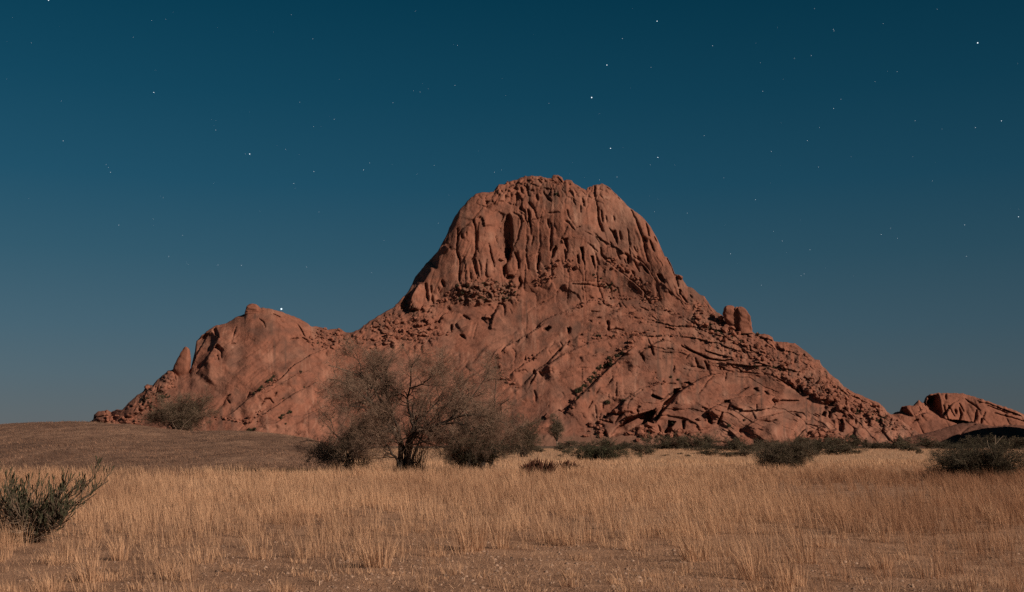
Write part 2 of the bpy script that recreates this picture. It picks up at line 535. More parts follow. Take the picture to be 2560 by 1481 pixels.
# arches of slabs under the dome
G(4, 2.5, 4, '0,910 150,850 270,760 340,690', '420,840 500,760 600,700', '500,1000 700,890', '1500,900 1600,1000', '1350,860 1420,940')
L(4, 6, 14, '500,1000 620,930 760,870 900,820 1080,790 1250,770 1450,780 1560,820 1700,840 1850,900 2000,930 2150,980 2320,1100', '0,1265 130,1140 280,1070 420,1020 560,960',
  '1100,1140 1300,1080 1450,1060 1600,1080 1760,1080 1850,1120 2000,1130 2150,1180', '700,1000 860,1010 1000,1020 1130,1060 1250,1020 1440,1010 1700,990 1900,1030 2100,1080')
L(4, 7, 18, '830,1370 1000,1330 1250,1300 1380,1330 1500,1360 1700,1370 1860,1380 2150,1380 2450,1430', '380,600 480,560 700,540 900,540 1050,550 1120,570',
  '1030,110 1080,190 1250,330 1400,440 1560,560 1660,660 1800,800', '1500,130 1660,220 1760,330 1830,450 1900,560')
Hl(4, 12, '1100,1150 1150,1150 1160,1300 1120,1300', '100,1290 190,1230 240,1260 180,1310', '480,1260 530,1240 550,1300 510,1360 480,1320', '1900,420 1980,420 2020,500 2020,560 1960,540 1920,470',
   '880,140 900,140 920,230 940,360 900,280', '690,0 740,0 750,200 770,270 720,180', '2250,650 2290,660 2280,740 2300,750 2250,730', e=2.5)
G(4, 4, 9, '1150,1310 1260,1270 1370,1300', '450,40 470,180', '1700,670 1720,770', '2300,760 2330,800 2370,850', '2050,150 2120,280 2180,430', '1680,280 1760,400', '1510,370 1540,440',
  '1440,160 1450,240', '1630,480 1650,570', '1390,180 1410,240', '1060,860 1100,900 1200,930 1310,880 1330,920 1280,980 1150,1010', '960,880 1010,900', '40,130 20,340')
G(4, 3, 6, '1530,620 1590,670', '2200,430 2240,620', '2430,740 2450,790', '860,790 900,790', '560,570 800,580 1080,630', '1100,560 1180,640', '870,1000 1000,1020', '280,1060 300,1065',
  '1550,150 1650,230', '1260,60 1320,180', '1540,210 1630,380', '960,150 990,270', '650,120 680,250', '2040,30 2070,200', '1900,640 1920,680', '2090,680 2130,740', '1660,840 1850,900',
  '1640,930 1760,980', '1820,980 1870,1000', '2030,1250 2200,1280', '1830,1080 1900,1140 2000,1140', '830,1140 880,1170', '920,1110 1020,1100', '980,1180 1000,1200')
# big slabs of the lower left face
L(5, 9, 26, '70,510 150,430 240,370 350,340 420,280 520,220 620,160 720,90 800,20', '400,1060 520,930 640,800 800,690 870,620 960,530 1060,430 1130,330 1250,290 1400,200')
L(5, 8, 28, '650,830 900,650 1100,530 1350,420 1500,360 1700,320 1900,280 2100,250 2350,260 2520,250', '180,900 300,800 450,690 560,640 640,560 720,500 860,400')
Hl(5, 10, '260,380 300,345 380,310 350,370 290,400', '610,140 650,95 710,90 650,130', '730,150 830,90 860,120 820,180 770,180', '1110,200 1130,120 1180,130 1180,200 1140,230',
   '1090,390 1150,310 1170,350 1120,400', '1320,240 1350,220 1380,240 1340,265', e=2.5)
Hl(5, 13, '500,1080 540,960 600,870 570,820 600,780 640,850 560,1000', '440,640 460,570 485,640', '960,525 1010,470 1040,450 1000,500', e=2.5)
G(5, 4, 9, '800,690 900,580 1040,430', '600,1120 630,1200 620,1290', '2260,540 2350,450 2450,430 2480,540', '2300,560 2330,640', '680,820 730,890', '560,560 580,640')
G(5, 3, 5, '250,430 300,500 300,600 280,690', '80,500 140,410 240,310', '820,470 860,540', '900,640 1030,530', '1350,780 1350,1000', '1180,500 1090,560', '820,450 920,360', '1840,880 1820,940 1720,1060',
  '1640,1060 1560,1180', '1010,350 1050,420', '300,830 460,790 500,830', '1400,610 1560,570 1760,500')
Hl(5, 11, '1090,1440 1230,1280 1300,1180 1450,1000 1560,830 1680,700 1800,640 1830,720 1700,830 1550,980 1400,1100 1250,1260 1130,1420', e=5)
L(5, 15, 42, '1060,1500 1230,1290 1420,1120 1600,950 1720,830 1830,730 1960,600 2050,530 2150,440 2240,380')
L(5, 7, 22, '1820,1449 1900,1380 2060,1230 2220,1120 2330,1060 2430,1030 2560,1000 2700,1000')
# right face
G(6, 5, 11, '650,540 780,600 950,680 1100,740 1250,765 1450,760')
L(6, 6, 20, '1450,750 1250,755 1100,730 950,670 780,590 650,530')
L(6, 9, 34, '-60,640 100,560 190,520 300,470 350,450 480,480 650,550', '650,1250 850,1110 1000,1030 1150,990 1370,960 1600,960 1800,980 2050,1000 2200,1080 2350,1180 2520,1310')
L(6, 6, 16, '2000,700 1850,650 1750,640 1550,610 1400,560 1220,480', '1960,850 1740,850 1500,820 1340,800', '2520,960 2350,900 2150,870 1950,820 1750,770', '1300,500 1100,470 900,420 700,390 450,370 200,380 0,380',
  '1100,330 900,240 700,220 500,220 300,160 100,120', '1900,660 1750,600 1550,490 1350,400 1150,330', '1300,310 1100,260 900,190 700,90', '560,270 400,240', '1500,720 1200,660 1000,600')
G(6, 4, 9, '870,730 900,820 900,860 1000,890', '1010,780 1050,850 1060,910', '310,460 360,440', '170,520 190,640 210,680', '30,700 60,760', '80,580 180,540', '540,850 520,950', '2350,1140 2400,1190 2480,1240 2520,1290')
G(6, 3, 7, '920,1290 1010,1190 1050,1110 1160,1010', '1510,1290 1620,1230 1700,1190', '1780,1220 1860,1200', '1360,960 1340,1090', '770,670 720,740', '1430,830 1460,880 1530,890 1600,940', '850,650 700,530', '420,580 520,590',
  '1920,840 1980,860', '1600,600 1660,660', '1720,520 1740,620 1850,640', '2060,520 2130,600', '1940,420 2000,480', '1250,310 1330,380', '2150,1080 2200,1100', '2190,1400 2480,1395', '420,1140 560,1130')
Hl(6, 8, '1200,880 1250,840 1330,880 1320,920 1220,910', '1540,500 1580,520', '1270,1449 1330,1400 1400,1380 1420,1430', '1720,520 1750,540 1740,590 1715,580', '1830,340 1870,320 1880,380', '2080,480 2150,470 2200,560 2280,600 2260,640 2160,620 2110,540', e=2.5)
Hl(6, 15, '300,1449 400,1360 480,1280 560,1210 640,1200 650,1150 700,1110 760,1100 840,1150 820,1160 700,1200 640,1270 560,1340 500,1449', '160,1330 200,1290 340,1360 340,1390', e=3)
# foot of the mountain: cave, gully and blocks
Hl(7, 44, '1030,1040 1120,900 1200,830 1300,730 1450,680 1580,640 1700,600 1760,620 1700,760 1720,810 1600,830 1520,860 1430,900 1310,970 1200,990', e=4)
Hl(7, 17, '1740,820 1820,720 1900,580 2000,440 2100,330 2080,300 1960,430 1850,570 1830,600 1800,640 1760,760', '1830,480 1900,400 2050,270 2140,260 2150,300 2000,420 1920,500 1900,560 1850,540',
   '1670,380 1700,350 1770,380 1870,420 1830,450 1700,410', '2230,170 2270,150 2310,200 2270,220', '910,950 970,910 1010,1030 900,1000', '2160,770 2220,760 2210,900 2180,910', e=3)
Hl(7, 26, '1880,950 1930,830 1960,760 2080,780 2000,880 2030,950 1900,980', e=4)
L(7, 14, 60, '1700,840 1900,600 2100,340 2250,230 2350,170 2450,100')
L(7, 9, 30, '1180,860 1300,700 1450,650 1600,610 1740,580', '830,800 960,730 1060,650 1180,540 1330,420 1450,350 1600,260')
G(7, 5, 11, '1110,800 1170,720 1240,660', '960,740 990,680 1060,660 1170,680', '820,800 930,850 930,900', '1420,620 1500,550', '1650,930 1720,880', '1470,600 1480,660', '880,760 980,790 1070,800')
G(7, 3, 6, '1310,580 1330,480 1400,400 1550,290', '1130,420 1140,180', '1000,210 1080,100', '920,590 930,530', '690,590 760,460', '830,740 800,520', '1370,640 1380,660', '870,740 900,640', '2420,340 2480,290', '1900,900 1850,960', '1800,840 1830,960')
Hl(8, 14, '290,660 330,620 380,760 380,830 310,800', '510,510 580,460 650,440 650,490 560,490', '760,350 900,270 930,270 800,350', '1690,280 1730,250 1760,330 1720,320', '1750,230 1790,250 1820,340 1780,330',
   '2330,800 2360,740 2430,740 2460,830 2440,950 2380,960 2340,880', '2070,680 2140,620 2180,640 2160,710', '2210,620 2250,620 2230,740 2200,720', '1840,1020 1870,960 1930,920 1880,1020', e=3)
G(8, 6, 12, '540,640 500,740 470,820', '1600,190 1640,240', '1040,270 1100,300', '1210,310 1250,350', '830,960 820,920')
G(8, 3, 7, '1430,455 1560,460 1740,450', '1690,670 1770,720', '1260,790 1390,760', '1080,890 1160,920', '1080,520 1080,590', '1340,430 1370,530', '690,540 760,570 850,590', '1430,130 1590,220', '1850,820 1980,850 2080,880', '620,600 650,520', '1980,670 2040,720 2060,690 2000,660')
L(8, 8, 20, '1420,535 1260,575 1080,600 870,605 690,550')
L(8, 12, 40, '290,700 350,580 500,520 620,460 780,400 960,380 1150,360 1350,370 1420,450')
L(8, 17, 50, '840,960 960,830 1100,750 1300,700 1480,650 1620,630 1800,660 1880,740')
L(8, 9, 30, '-60,1010 150,940 330,880 500,860 640,910', '1700,1060 1850,900 2050,860 2200,900')
B(8, 12, 0, 1430, 980, 330, 170)
B(8, 13, 0, 560, 1000, 330, 110)
L(9, 8, 26, '60,540 150,500 280,540 400,650', '460,590 560,640 650,700 740,740', '0,420 180,440 330,520 420,620')
Hl(9, 9, '340,290 430,320 540,390 470,390 370,330', '490,610 570,640 600,690 520,680', '250,210 330,270 330,290 260,240', e=3)
G(9, 4, 8, '390,590 400,650', '440,600 470,590', '640,770 740,740', '700,560 800,610')
# the lower hill at the left
Hl(11, 11, '440,470 500,430 540,520 565,600 530,610 460,500', '520,690 600,760 620,790 590,850 540,800 470,760', '1770,360 1850,450 1910,570 1885,570 1830,470', e=3)
L(11, 13, 55, '180,1180 300,1040 400,880 480,720 530,610 470,450')
L(11, 7, 30, '110,1100 190,900 300,700 400,520 450,450')
G(11, 3, 7, '820,430 780,560 740,690', '1190,300 1250,350 1280,430', '590,830 590,920', '1400,220 1510,270', '740,700 810,690')
G(11, 4, 8, '1690,630 1790,600', '1860,600 1950,640', '480,930 520,880 540,950')
Wl(11, 3.0, 20, '985,250 1010,180 1020,90 1035,70')
B(11, 9, 10, 850, 1150, 700, 330)
B(11, 8, 20, 1250, 450, 520, 260)
FEATS.append(('L', Z(12, '380,800 560,670 750,500 900,390 1100,270 1280,170') + Z(11, '1700,1050 1850,960 2000,860 2250,760 2520,650 2600,600'), 12, 40))
L(12, 7, 26, '600,900 800,830 1050,700 1200,600 1400,460 1550,370 1700,300 1900,180', '740,1000 900,930 1200,870 1350,760 1550,760 1700,730 1950,610 2100,560', '900,450 1100,360 1300,230 1500,120 1750,20')
G(12, 4, 8, '270,660 350,590 400,490 470,420', '960,590 1020,500 1100,490 1150,550', '740,480 780,390', '430,510 470,560', '1170,450 1200,390', '660,820 690,890')
G(12, 5, 3, '1700,740 1690,900 1700,1020', '1320,1000 1340,960')
Wl(10, 2.6, 22, '440,1240 490,1140 540,1050 570,1010')
B(10, 16, 0, 230, 1140, 140, 90)
B(10, 12, -42, 830, 920, 330, 120)
B(10, 12, -35, 1180, 660, 130, 90)
B(10, 12, -30, 1270, 500, 130, 100)
B(10, 10, -40, 1000, 760, 180, 60)
B(10, 9, -40, 620, 1130, 160, 90)
G(10, 4, 9, '590,1210 610,1150', '850,960 870,890', '1080,780 1100,680', '900,790 920,740', '840,980 900,870', '1380,560 1340,410', '100,1160 300,1130')
def Rc(tile, a, b, *lines):
    for t_ in lines:
        FEATS.append(('R', Z(tile, t_), a, b))
Rc(11, 2.6, 26, '200,1130 300,1010 400,880 480,720 530,620 460,460')
Rc(11, 2.2, 12, '60,1180 120,1010 190,820 205,640 250,570')
Rc(3, 3.0, 9, '420,1010 400,920 430,780 500,650 560,560')
Rc(3, 2.4, 8, '1680,1300 1700,1150 1740,1050 1790,980')
Rc(1, 2.4, 9, '610,1449 600,1260 640,1170 720,1130', '1560,1000 1600,820 1680,670')
Rc(2, 2.0, 7, '960,930 900,720 880,500 850,190')
Rc(5, 2.2, 9, '1060,1500 1230,1290 1420,1120 1600,950 1720,830 1830,730')
Rc(7, 2.4, 10, '1700,840 1900,600 2100,340 2250,230', '330,690 450,500 560,380')
Rc(6, 2.0, 10, '650,1250 850,1110 1000,1030 1150,990', '-60,640 100,560 190,520')
Rc(8, 2.2, 9, '840,960 960,830 1100,750', '290,800 300,680 350,590')
Rc(12, 2.0, 12, '380,800 560,670 750,500 900,390 1100,270 1280,170', '600,900 800,830 1050,700 1200,600 1400,460 1550,370')
Rc(4, 1.8, 6, '500,1000 620,930 760,870 900,820', '0,1265 130,1140 280,1070 420,1020')
Rc(5, 1.9, 8, '70,510 150,430 240,370 350,340 420,280 520,220 620,160 720,90', '400,1060 520,930 640,800 800,690 960,530 1060,430', '650,830 900,650 1100,530 1350,420 1500,360')
FEATS_MAIN = list(FEATS)

def depth_main(U, V):
    h = np.clip(VH - V, -10, 800)
    foot = 352 - 0.00011 * (U - 1420) ** 2 + 18 * vn(U / 130.0, U * 0, 12)
    grid = np.arange(-10, 801, 1.0)
    out_ = np.zeros(U.shape)
    # slope runs: slabs, a bench below the dome, the steep dome, its flat crown
    lower = 1.05 * np.minimum(h, 230) + 1.35 * np.clip(h - 230, 0, None)
    dome = 1.05 * 230 + 1.35 * (foot - 230) + 0.36 * (h - foot) + 0.0018 * np.clip(h - foot - 170, 0, None) ** 2
    k = 1 / (1 + np.exp(-(h - foot) / 9.0))
    out_ = lower * (1 - k) + dome * k
    # the lower hill is steeper and stands nearer
    kl = smooth(930, 640, U)
    hill = 0.85 * h - 60
    out_ = out_ * (1 - kl) + hill * kl
    out_ += 0.00016 * (U - 1500) ** 2 * smooth(900, 1200, U) + kl * 0.0007 * (U - 640) ** 2 * 0.5
    return out_

def arc_coord(U, V):
    sx = np.where(U < 1560, 1.22, 1.95)
    return np.sqrt(((U - 1560) / sx) ** 2 + (V - 1230) ** 2), np.arctan2((U - 1560) / sx, 1230 - V)

def lslope_bulge(U, V):
    m_ = smooth(1240, 1120, U + 0.3 * (V - 900)) * smooth(800, 860, V)
    return m_ * vn((V + 0.72 * U) / 52.0, (U - 0.72 * V) / 210.0, 142)

def rough_main(U, V, dist):
    foot_v = VH - (352 - 0.00011 * (U - 1420) ** 2)
    dome = smooth(12, -14, V - foot_v) * smooth(960, 1010, U) * smooth(1830, 1740, U)
    sm_ = lambda cx, cy, rx, ry: np.exp(-((((U - cx) / rx) ** 2 + ((V - cy) / ry) ** 2) ** 2))
    plain = np.maximum(np.maximum(sm_(1548, 530, 48, 80), sm_(1165, 530, 42, 62)), np.maximum(sm_(1112, 680, 24, 50), sm_(1440, 540, 22, 44)))
    dome_low = dome
    dome = dome * (1 - 0.8 * plain)
    low = (1 - dome_low) * smooth(1040, 1120, U + 0.5 * (V - 900)) 
    hill = smooth(1000, 860, U)
    r = 5.0 * fbm(U / 95.0, V / 95.0, 3, 5) + 0.7 * fbm(U / 11.0, V / 11.0, 3, 8) + 0.35 * vn(U / 3.6, V / 3.6, 9)
    # dome: columns fanning out from above the crown
    ap = (U - 1400) / (1 + (V - 440) * 0.0016)
    wob = 5 * fbm(U / 50.0, V / 50.0, 3, 21)
    c1 = vn((ap + wob) / 23.0, V / 170.0, 31)
    c2 = vn((ap + wob) / 10.0, V / 80.0, 32)
    crease = lambda c: 1 - np.abs(c)
    r += dome * (1.6 * (1 - crease(c1) ** 5) * smooth(-0.5, 0.3, vn(U / 80., V / 110., 35)) + 0.6 * (1 - crease(c2) ** 6) - 1.5)
    r += dome * 0.9 * vn((ap + wob) / 4.5, V / 60.0, 33)
    b1, b2, cid = worley((ap + wob) / 17.0, V / 46.0, 4)
    r += dome * (3.0 * (cid - 0.5) - 2.2 * (cid > 0.5) * np.exp(-((b2 - b1) / 0.07) ** 2)) * smooth(-0.35, 0.25, vn(U / 60.0, V / 60.0, 77) + 0.25 * smooth(560, 480, V))
    f1_, f2_, fc = worley((ap + 0.6 * wob) / 44.0, V / 95.0, 24)
    r += dome * 8.0 * (fc - 0.5)
    jn = vn((ap + 0.8 * wob) / 27.0, V / 300.0, 36)
    jn2 = vn((ap + 0.8 * wob) / 13.0 + 7, V / 240.0, 37)
    r -= dome * (6.5 * np.exp(-np.abs(jn) / 0.055) * smooth(-0.3, 0.2, vn(U / 60., V / 140., 38)) + 3.2 * np.exp(-np.abs(jn2) / 0.06) * smooth(-0.1, 0.3, vn(U / 50., V / 90., 39)))
    # crown: broken blocks
    crown = dome * smooth(75, 20, dist) * smooth(560, 500, V)
    b1, b2, cid = worley(U / 15.0 + 0.4 * vn(U / 20., V / 20., 3), V / 17.0, 9)
    r += crown * (9 * (cid - 0.5) - 7 * np.exp(-((b2 - b1) / 0.13) ** 2))
    # slabs: terraces along the arches
    phi, th = arc_coord(U, V)
    wphi = phi + 7 * fbm(U / 60.0, V / 60.0, 3, 61)
    band = smooth(0.0, 0.4, vn(phi / 55.0, th * 3.0, 43) + 0.5 * smooth(300, 360, phi) * smooth(1350, 1500, U))
    for per, amp, sd in ((24.0, 6.0, 44), (11.0, 2.2, 45)):
        ph = wphi / per + 0.6 * vn(th * 5.0, phi / 60.0, sd)
        saw = ph - np.floor(ph)
        brk = smooth(-0.2, 0.3, vn(th * 9.0 + np.floor(ph) * 3.7, np.floor(ph) * 1.3, sd + 7))
        sr = smooth(1560, 1680, U)
        saw = saw * (1 - sr) + (1 - saw) * sr
        r += low * band * brk * amp * 1.25 * (smooth(0.0, 0.85, saw) * smooth(1.0, 0.92, saw))
    b1, b2, cid = worley(th * 22.0 + 0.3 * vn(U / 9., V / 9., 3), wphi / 13.0, 14)
    r += low * band * (1.6 * (cid - 0.5) - 2.6 * (cid > 0.72) * np.exp(-((b2 - b1) / 0.08) ** 2))
    r += low * (11.0 * vn(wphi / 62.0, th * 2.2, 140) + 4.0 * vn(wphi / 30.0, th * 3.4, 141))
    r += lslope_bulge(U, V) * 7.0
    # long thin sheet cracks along the arches, and along the slope of the left slabs
    for per, dep, sd in ((19.0, 2.6, 120), (34.0, 5.0, 126)):
        ln = vn((wphi + 2.0 * vn(U / 14., V / 14., sd + 9)) / per, th * 3.2, sd)
        gate = smooth(0.0, 0.35, vn(U / 52.0, V / 40.0, sd + 1) + 0.15)
        r -= low * dep * np.exp(-np.abs(ln) / (1.35 / per)) * gate
    wl = V + 0.72 * U + 5 * fbm(U / 50.0, V / 50.0, 2, 131)
    lslab = smooth(1240, 1120, U + 0.3 * (V - 900)) * smooth(820, 850, V)
    for per, dep, sd in ((30.0, 4.5, 132), (13.0, 2.6, 135)):
        ln = vn(wl / per, (U - 0.72 * V) / 170.0, sd)
        gate = smooth(0.0, 0.4, vn(U / 60.0, V / 45.0, sd + 1))
        r -= lslab * dep * np.exp(-np.abs(ln) / (1.4 / per)) * gate
        st = wl / per + 0.5 * vn(U / 90., V / 90., sd + 2)
        st = st - np.floor(st)
        r += lslab * (0.7 - 0.5 * hill) * dep * 0.8 * smooth(0, 0.9, st) * smooth(1, 0.93, st) * gate
    # right flank and saddle: rubble
    rub = smooth(-30, 12, 0.45 * (U - 1700) - (V - 832)) * smooth(1690, 1760, U) * 0.62
    rub = np.maximum(rub, smooth(780, 830, U) * smooth(1130, 1060, U) * smooth(905, 850, V) * smooth(740, 775, V))
    rub = np.maximum(rub, smooth(1120, 1150, U) * smooth(1320, 1280, U) * smooth(770, 750, V) * smooth(695, 715, V))
    rub = np.maximum(rub, smooth(300, 350, U) * smooth(440, 415, U) * smooth(60, 30, dist) * 0.8)
    rub = np.maximum(rub, 0.22 * low * smooth(0.5, 0.75, vn(U / 48.0, V / 40.0, 90)))
    for per, hgt, keep, sd in ((21.0, 9.0, 0.62, 19), (12.0, 6.5, 0.50, 20), (6.5, 3.6, 0.40, 22)):
        wu, wv = U + 0.25 * per * vn(U / per * 1.7, V / per * 1.7, sd + 3), V + 0.25 * per * vn(U / per * 1.7, V / per * 1.7, sd + 4)
        b1, b2, cid = worley(wu / per, wv / (0.8 * per), sd)
        r += rub * np.where(cid > keep, hgt * smooth(0.52, 0.30, b1) * (0.5 + 0.7 * cid), 0)
    r += hill * (1.6 * fbm((U + 0.9 * V) / 26.0, (V - 0.7 * U) / 120.0, 3, 71))
    return r * smooth(0, 6, dist)

R1 = relief(TOP, 1119.0, 2.0, 335, 1290.0, 0.50, depth_main, FEATS_MAIN, rough_main)

# colour marks on the rock: pale scars, dark varnish, darker patches, soil at the foot
def marks(R):
    U, V = R.U, R.V
    streak = vn(U / 3.2 + 2 * vn(U / 30., V / 30., 2), V / 46.0, 80)
    streak2 = vn(U / 7.0, V / 80.0, 81)
    pale = np.zeros(U.shape)
    def spot(cx, cy, rx, ry, a, streaky=0.0):
        q = np.exp(-(((U - cx) / rx) ** 2 + ((V - cy) / ry) ** 2))
        np.maximum(pale, a * q * (1 - streaky + streaky * smooth(0.0, 0.6, streak)), out=pale)
    spot(1545, 545, 48, 75, 0.65, 0.4)
    spot(1517, 494, 12, 5, 1.0)
    spot(1445, 540, 14, 36, 0.75, 0.5)
    spot(1388, 512, 10, 14, 0.7, 0.5)
    spot(1228, 592, 9, 12, 0.7)
    spot(1140, 655, 2, 22, 1.0)
    spot(1150, 660, 1.5, 18, 0.8)
    spot(1487, 622, 10, 18, 0.8, 0.2)
    spot(1595, 610, 10, 14, 0.6)
    spot(2065, 1067, 11, 10, 1.0)
    spot(1748, 1051, 7, 9, 0.8)
    spot(1880, 1032, 45, 11, 0.75, 0.6)
    spot(1900, 1027, 70, 2.2, 0.9, 0.7)
    spot(1950, 1085, 42, 24, 0.6, 0.85)
    spot(1590, 965, 26, 36, 0.55, 0.9)
    spot(1720, 920, 14, 8, 0.55)
    spot(1813, 985, 8, 10, 0.7)
    spot(2005, 1043, 14, 6, 0.7, 0.6)
    spot(582, 868, 4, 3, 1.0)
    spot(783, 1005, 1.5, 8, 1.0)
    spot(1490, 1035, 1.5, 20, 0.9)
    spot(1437, 960, 1.5, 8, 0.8)
    spot(1403, 835, 3, 10, 0.7)
    stain_dark = np.zeros(U.shape)
    stain_dark += 0.68 * smooth(0.15, 0.75, streak2) * smooth(-0.1, 0.5, vn(U / 70., V / 70., 83))
    stain_dark += 0.28 * smooth(0.1, 0.6, fbm(U / 60., V / 34., 3, 85))
    stain_dark += 0.24 * smooth(0.2, 0.6, fbm(U / 16., V / 11., 3, 88))
    pale += 0.44 * smooth(0.15, 0.8, streak) * smooth(0.05, 0.55, vn(U / 55., V / 45., 86))
    pale += 0.26 * smooth(0.15, 0.7, fbm(U / 45., V / 45., 3, 87))
    def dark(cx, cy, rx, ry, a):
        q = np.exp(-(((U - cx) / rx) ** 2 + ((V - cy) / ry) ** 2))
        np.maximum(stain_dark, a * q, out=stain_dark)
    dark(1280, 600, 14, 50, 0.75)  # darker patch along the right of the tall dome recess
    dark(596, 872, 20, 16, 0.5)
    dark(1660, 880, 14, 16, 0.35)
    dark(500, 985, 60, 40, 0.3)
    dark(1440, 1045, 14, 30, 0.35)  # darker patch at the foot of the slab wedge
    dark(1900, 1060, 60, 18, 0.35)
    soil = smooth(1084, 1094, V + 4 * fbm(U / 30., V / 12., 2, 6)) * smooth(1240, 1300, U) * smooth(1900, 1700, U)
    soil = np.maximum(soil, 0.75 * smooth(1135, 1160, U) * smooth(1310, 1270, U) * smooth(764, 748, V) * smooth(700, 712, V))
    return np.clip(pale, 0, 1) * 0.85, np.clip(stain_dark, 0, 0.75), soil

pale, stain_dark, soil = marks(R1)
nc = R1.nc
pad = np.zeros((R1.nb, nc))
at_all = [np.vstack([pad, a]).ravel() for a in (pale, stain_dark, soil)]

# split along the gully: lower hill at the left, mountain at the right
gul = Z(11, '2520,400 2400,560 2150,790 2000,850 1850,950 1700,1050') + Z(12, '1280,160 1100,260 900,380 750,490 560,660 380,790 300,860 200,960')
gul = [(878, 700)] + gul + [(520, 1130)]
Vfull = np.vstack([np.repeat(R1.V[:1] - 0.5, R1.nb, 0), R1.V])
Ufull = np.vstack([np.repeat(R1.U[:1], R1.nb, 0), R1.U])
gx = np.array([p_[0] for p_ in gul])
gy = np.array([p_[1] for p_ in gul])
ugul = np.interp(Vfull, gy, gx)
qc_u = 0.25 * (Ufull[:-1, :-1] + Ufull[1:, 1:] + Ufull[:-1, 1:] + Ufull[1:, :-1])
qc_g = 0.25 * (ugul[:-1, :-1] + ugul[1:, 1:] + ugul[:-1, 1:] + ugul[1:, :-1])
left = (qc_u < qc_g)
def sub_mesh(name, R, mask, attrs):
    q = R.quads[mask]
    used, inv = np.unique(q.ravel(), return_inverse=True)
    me = mesh_np(name, R.verts[used], [inv.reshape(-1, 4)], smooth=True)
    for nm, a in zip(('pale', 'stain_dark', 'soil'), attrs):
        fattr(me, nm, a[used])
    return me
mountain = link('mountain', sub_mesh('mountain', R1, ~left, at_all), mat=M['rock'])
tag(mountain, 'great red granite mountain with a domed summit and arched slabs', 'mountain', kind='structure')
hill = link('granite_hill', sub_mesh('granite_hill', R1, left, at_all), mat=M['rock'])
tag(hill, 'lower smooth red granite hill joining the left foot of the mountain', 'hill', kind='structure')

# ---- boulders lying on the mountain -------------------------------------------------------------
def boulder_mesh(name, seed, flat=0.8, n=22, smooth_it=False):
    r = np.random.default_rng(seed)
    d = r.normal(size=(n, 3))
    d /= np.linalg.norm(d, axis=1)[:, None]
    d *= (0.82 + 0.3 * r.random((n, 1)))
    d *= np.array([1.0, 0.9, flat])
    bm = bmesh.new()
    for p_ in d:
        bm.verts.new(p_)
    bmesh.ops.convex_hull(bm, input=bm.verts)
    for v_ in [v_ for v_ in bm.verts if not v_.link_faces]:
        bm.verts.remove(v_)
    me = bpy.data.meshes.new(name)
    bm.to_mesh(me)
    bm.free()
    me.materials.append(M['boulder'])
    return me
BM = [boulder_mesh('boulder', 40 + i, 0.62 + 0.08 * (i % 5), 20 + i % 6) for i in range(10)]

def in_quad(r, poly, n):
    poly = np.array(poly, float)
    lo, hi = poly.min(0), poly.max(0)
    res = []
    while len(res) < n:
        p_ = lo + (hi - lo) * r.random(2)
        if inside(np.array([p_[0]]), np.array([p_[1]]), poly)[0]:
            res.append(p_)
    return res

def along(r, pts, n, spread):
    pts = np.array(pts, float)
    sg = np.hypot(*np.diff(pts, axis=0).T)
    cu = np.concatenate([[0], np.cumsum(sg)])
    t = r.random(n) * cu[-1]
    return np.stack([np.interp(t, cu, pts[:, 0]), np.interp(t, cu, pts[:, 1])], 1) + r.normal(size=(n, 2)) * spread

rb = np.random.default_rng(12)
spots = []
def add_spots(ps, r0, r1, pw=2.2):
    for p_ in ps:
        spots.append((p_[0], p_[1], r0 + (r1 - r0) * rb.random() ** pw))
add_spots(in_quad(rb, Z(3, '1150,560 1600,470 2000,560 2100,680 1900,830 1500,850 1150,800 850,900 800,850'), 110), 1.6, 6)
add_spots(in_quad(rb, Z(3, '0,1040 400,1010 600,1100 1000,1230 1100,1300 1000,1440 0,1440'), 90), 2, 8)
add_spots(in_quad(rb, Z(4, '0,380 250,200 700,160 700,300 400,420 200,560 0,600'), 45), 2, 7)
add_spots(in_quad(rb, [(1740, 752), (1790, 765), (1850, 820), (2010, 935), (2190, 1030), (2250, 1062), (2120, 1030), (2020, 985), (1930, 925), (1830, 870), (1720, 815)], 190), 2, 8.5)
add_spots(in_quad(rb, Z(8, '1980,330 2200,320 2520,420 2520,600 2300,560 1980,430'), 45), 3, 9, 1.4)
add_spots(in_quad(rb, Z(8, '1850,960 2100,880 2350,960 2500,1040 2500,1120 1750,1100'), 45), 3, 10, 1.4)
add_spots(in_quad(rb, Z(7, '700,820 900,760 900,980 1000,1040 600,1040'), 22), 3, 9, 1.4)
add_spots(in_quad(rb, Z(7, '1250,980 1450,880 1900,960 2500,880 2500,960 1500,1060'), 46), 3, 9, 1.6)
add_spots(along(rb, Z(5, '1090,1440 1250,1230 1400,1060 1500,960 1600,830 1750,690 1850,590 2000,490 2130,380'), 80, 5.0), 2, 6.5)
add_spots(along(rb, Z(5, '560,560 600,640'), 8, 4.0), 2, 5)
add_spots(along(rb, Z(5, '0,520 60,700 120,900 220,1000 420,1080'), 26, 5.0), 2, 7)
add_spots(along(rb, Z(5, '1400,360 1600,290 1800,260 2000,230 2300,210 2500,190'), 50, 4.0), 1.8, 5)
add_spots(along(rb, Z(4, '500,1000 760,880 1080,800 1450,780 1850,900 2320,1100'), 60, 3.5), 1.6, 5)
add_spots(along(rb, Z(4, '1100,870 1200,930 1310,890'), 14, 4), 2, 5)
add_spots(along(rb, Z(4, '1150,180 1400,330 1600,520 1700,650 1900,820'), 50, 6), 1.8, 6)
add_spots(along(rb, Z(6, '1200,880 1300,900'), 6, 3), 3, 6)
add_spots(along(rb, Z(7, '1640,260 1760,190 1900,170'), 14, 3), 2, 5)
add_spots(along(rb, Z(12, '900,390 1100,270 1280,170'), 14, 3), 1.8, 4)
add_spots(along(rb, Z(12, '250,820 450,800 700,860 950,740 1080,740'), 34, 5), 2, 6)
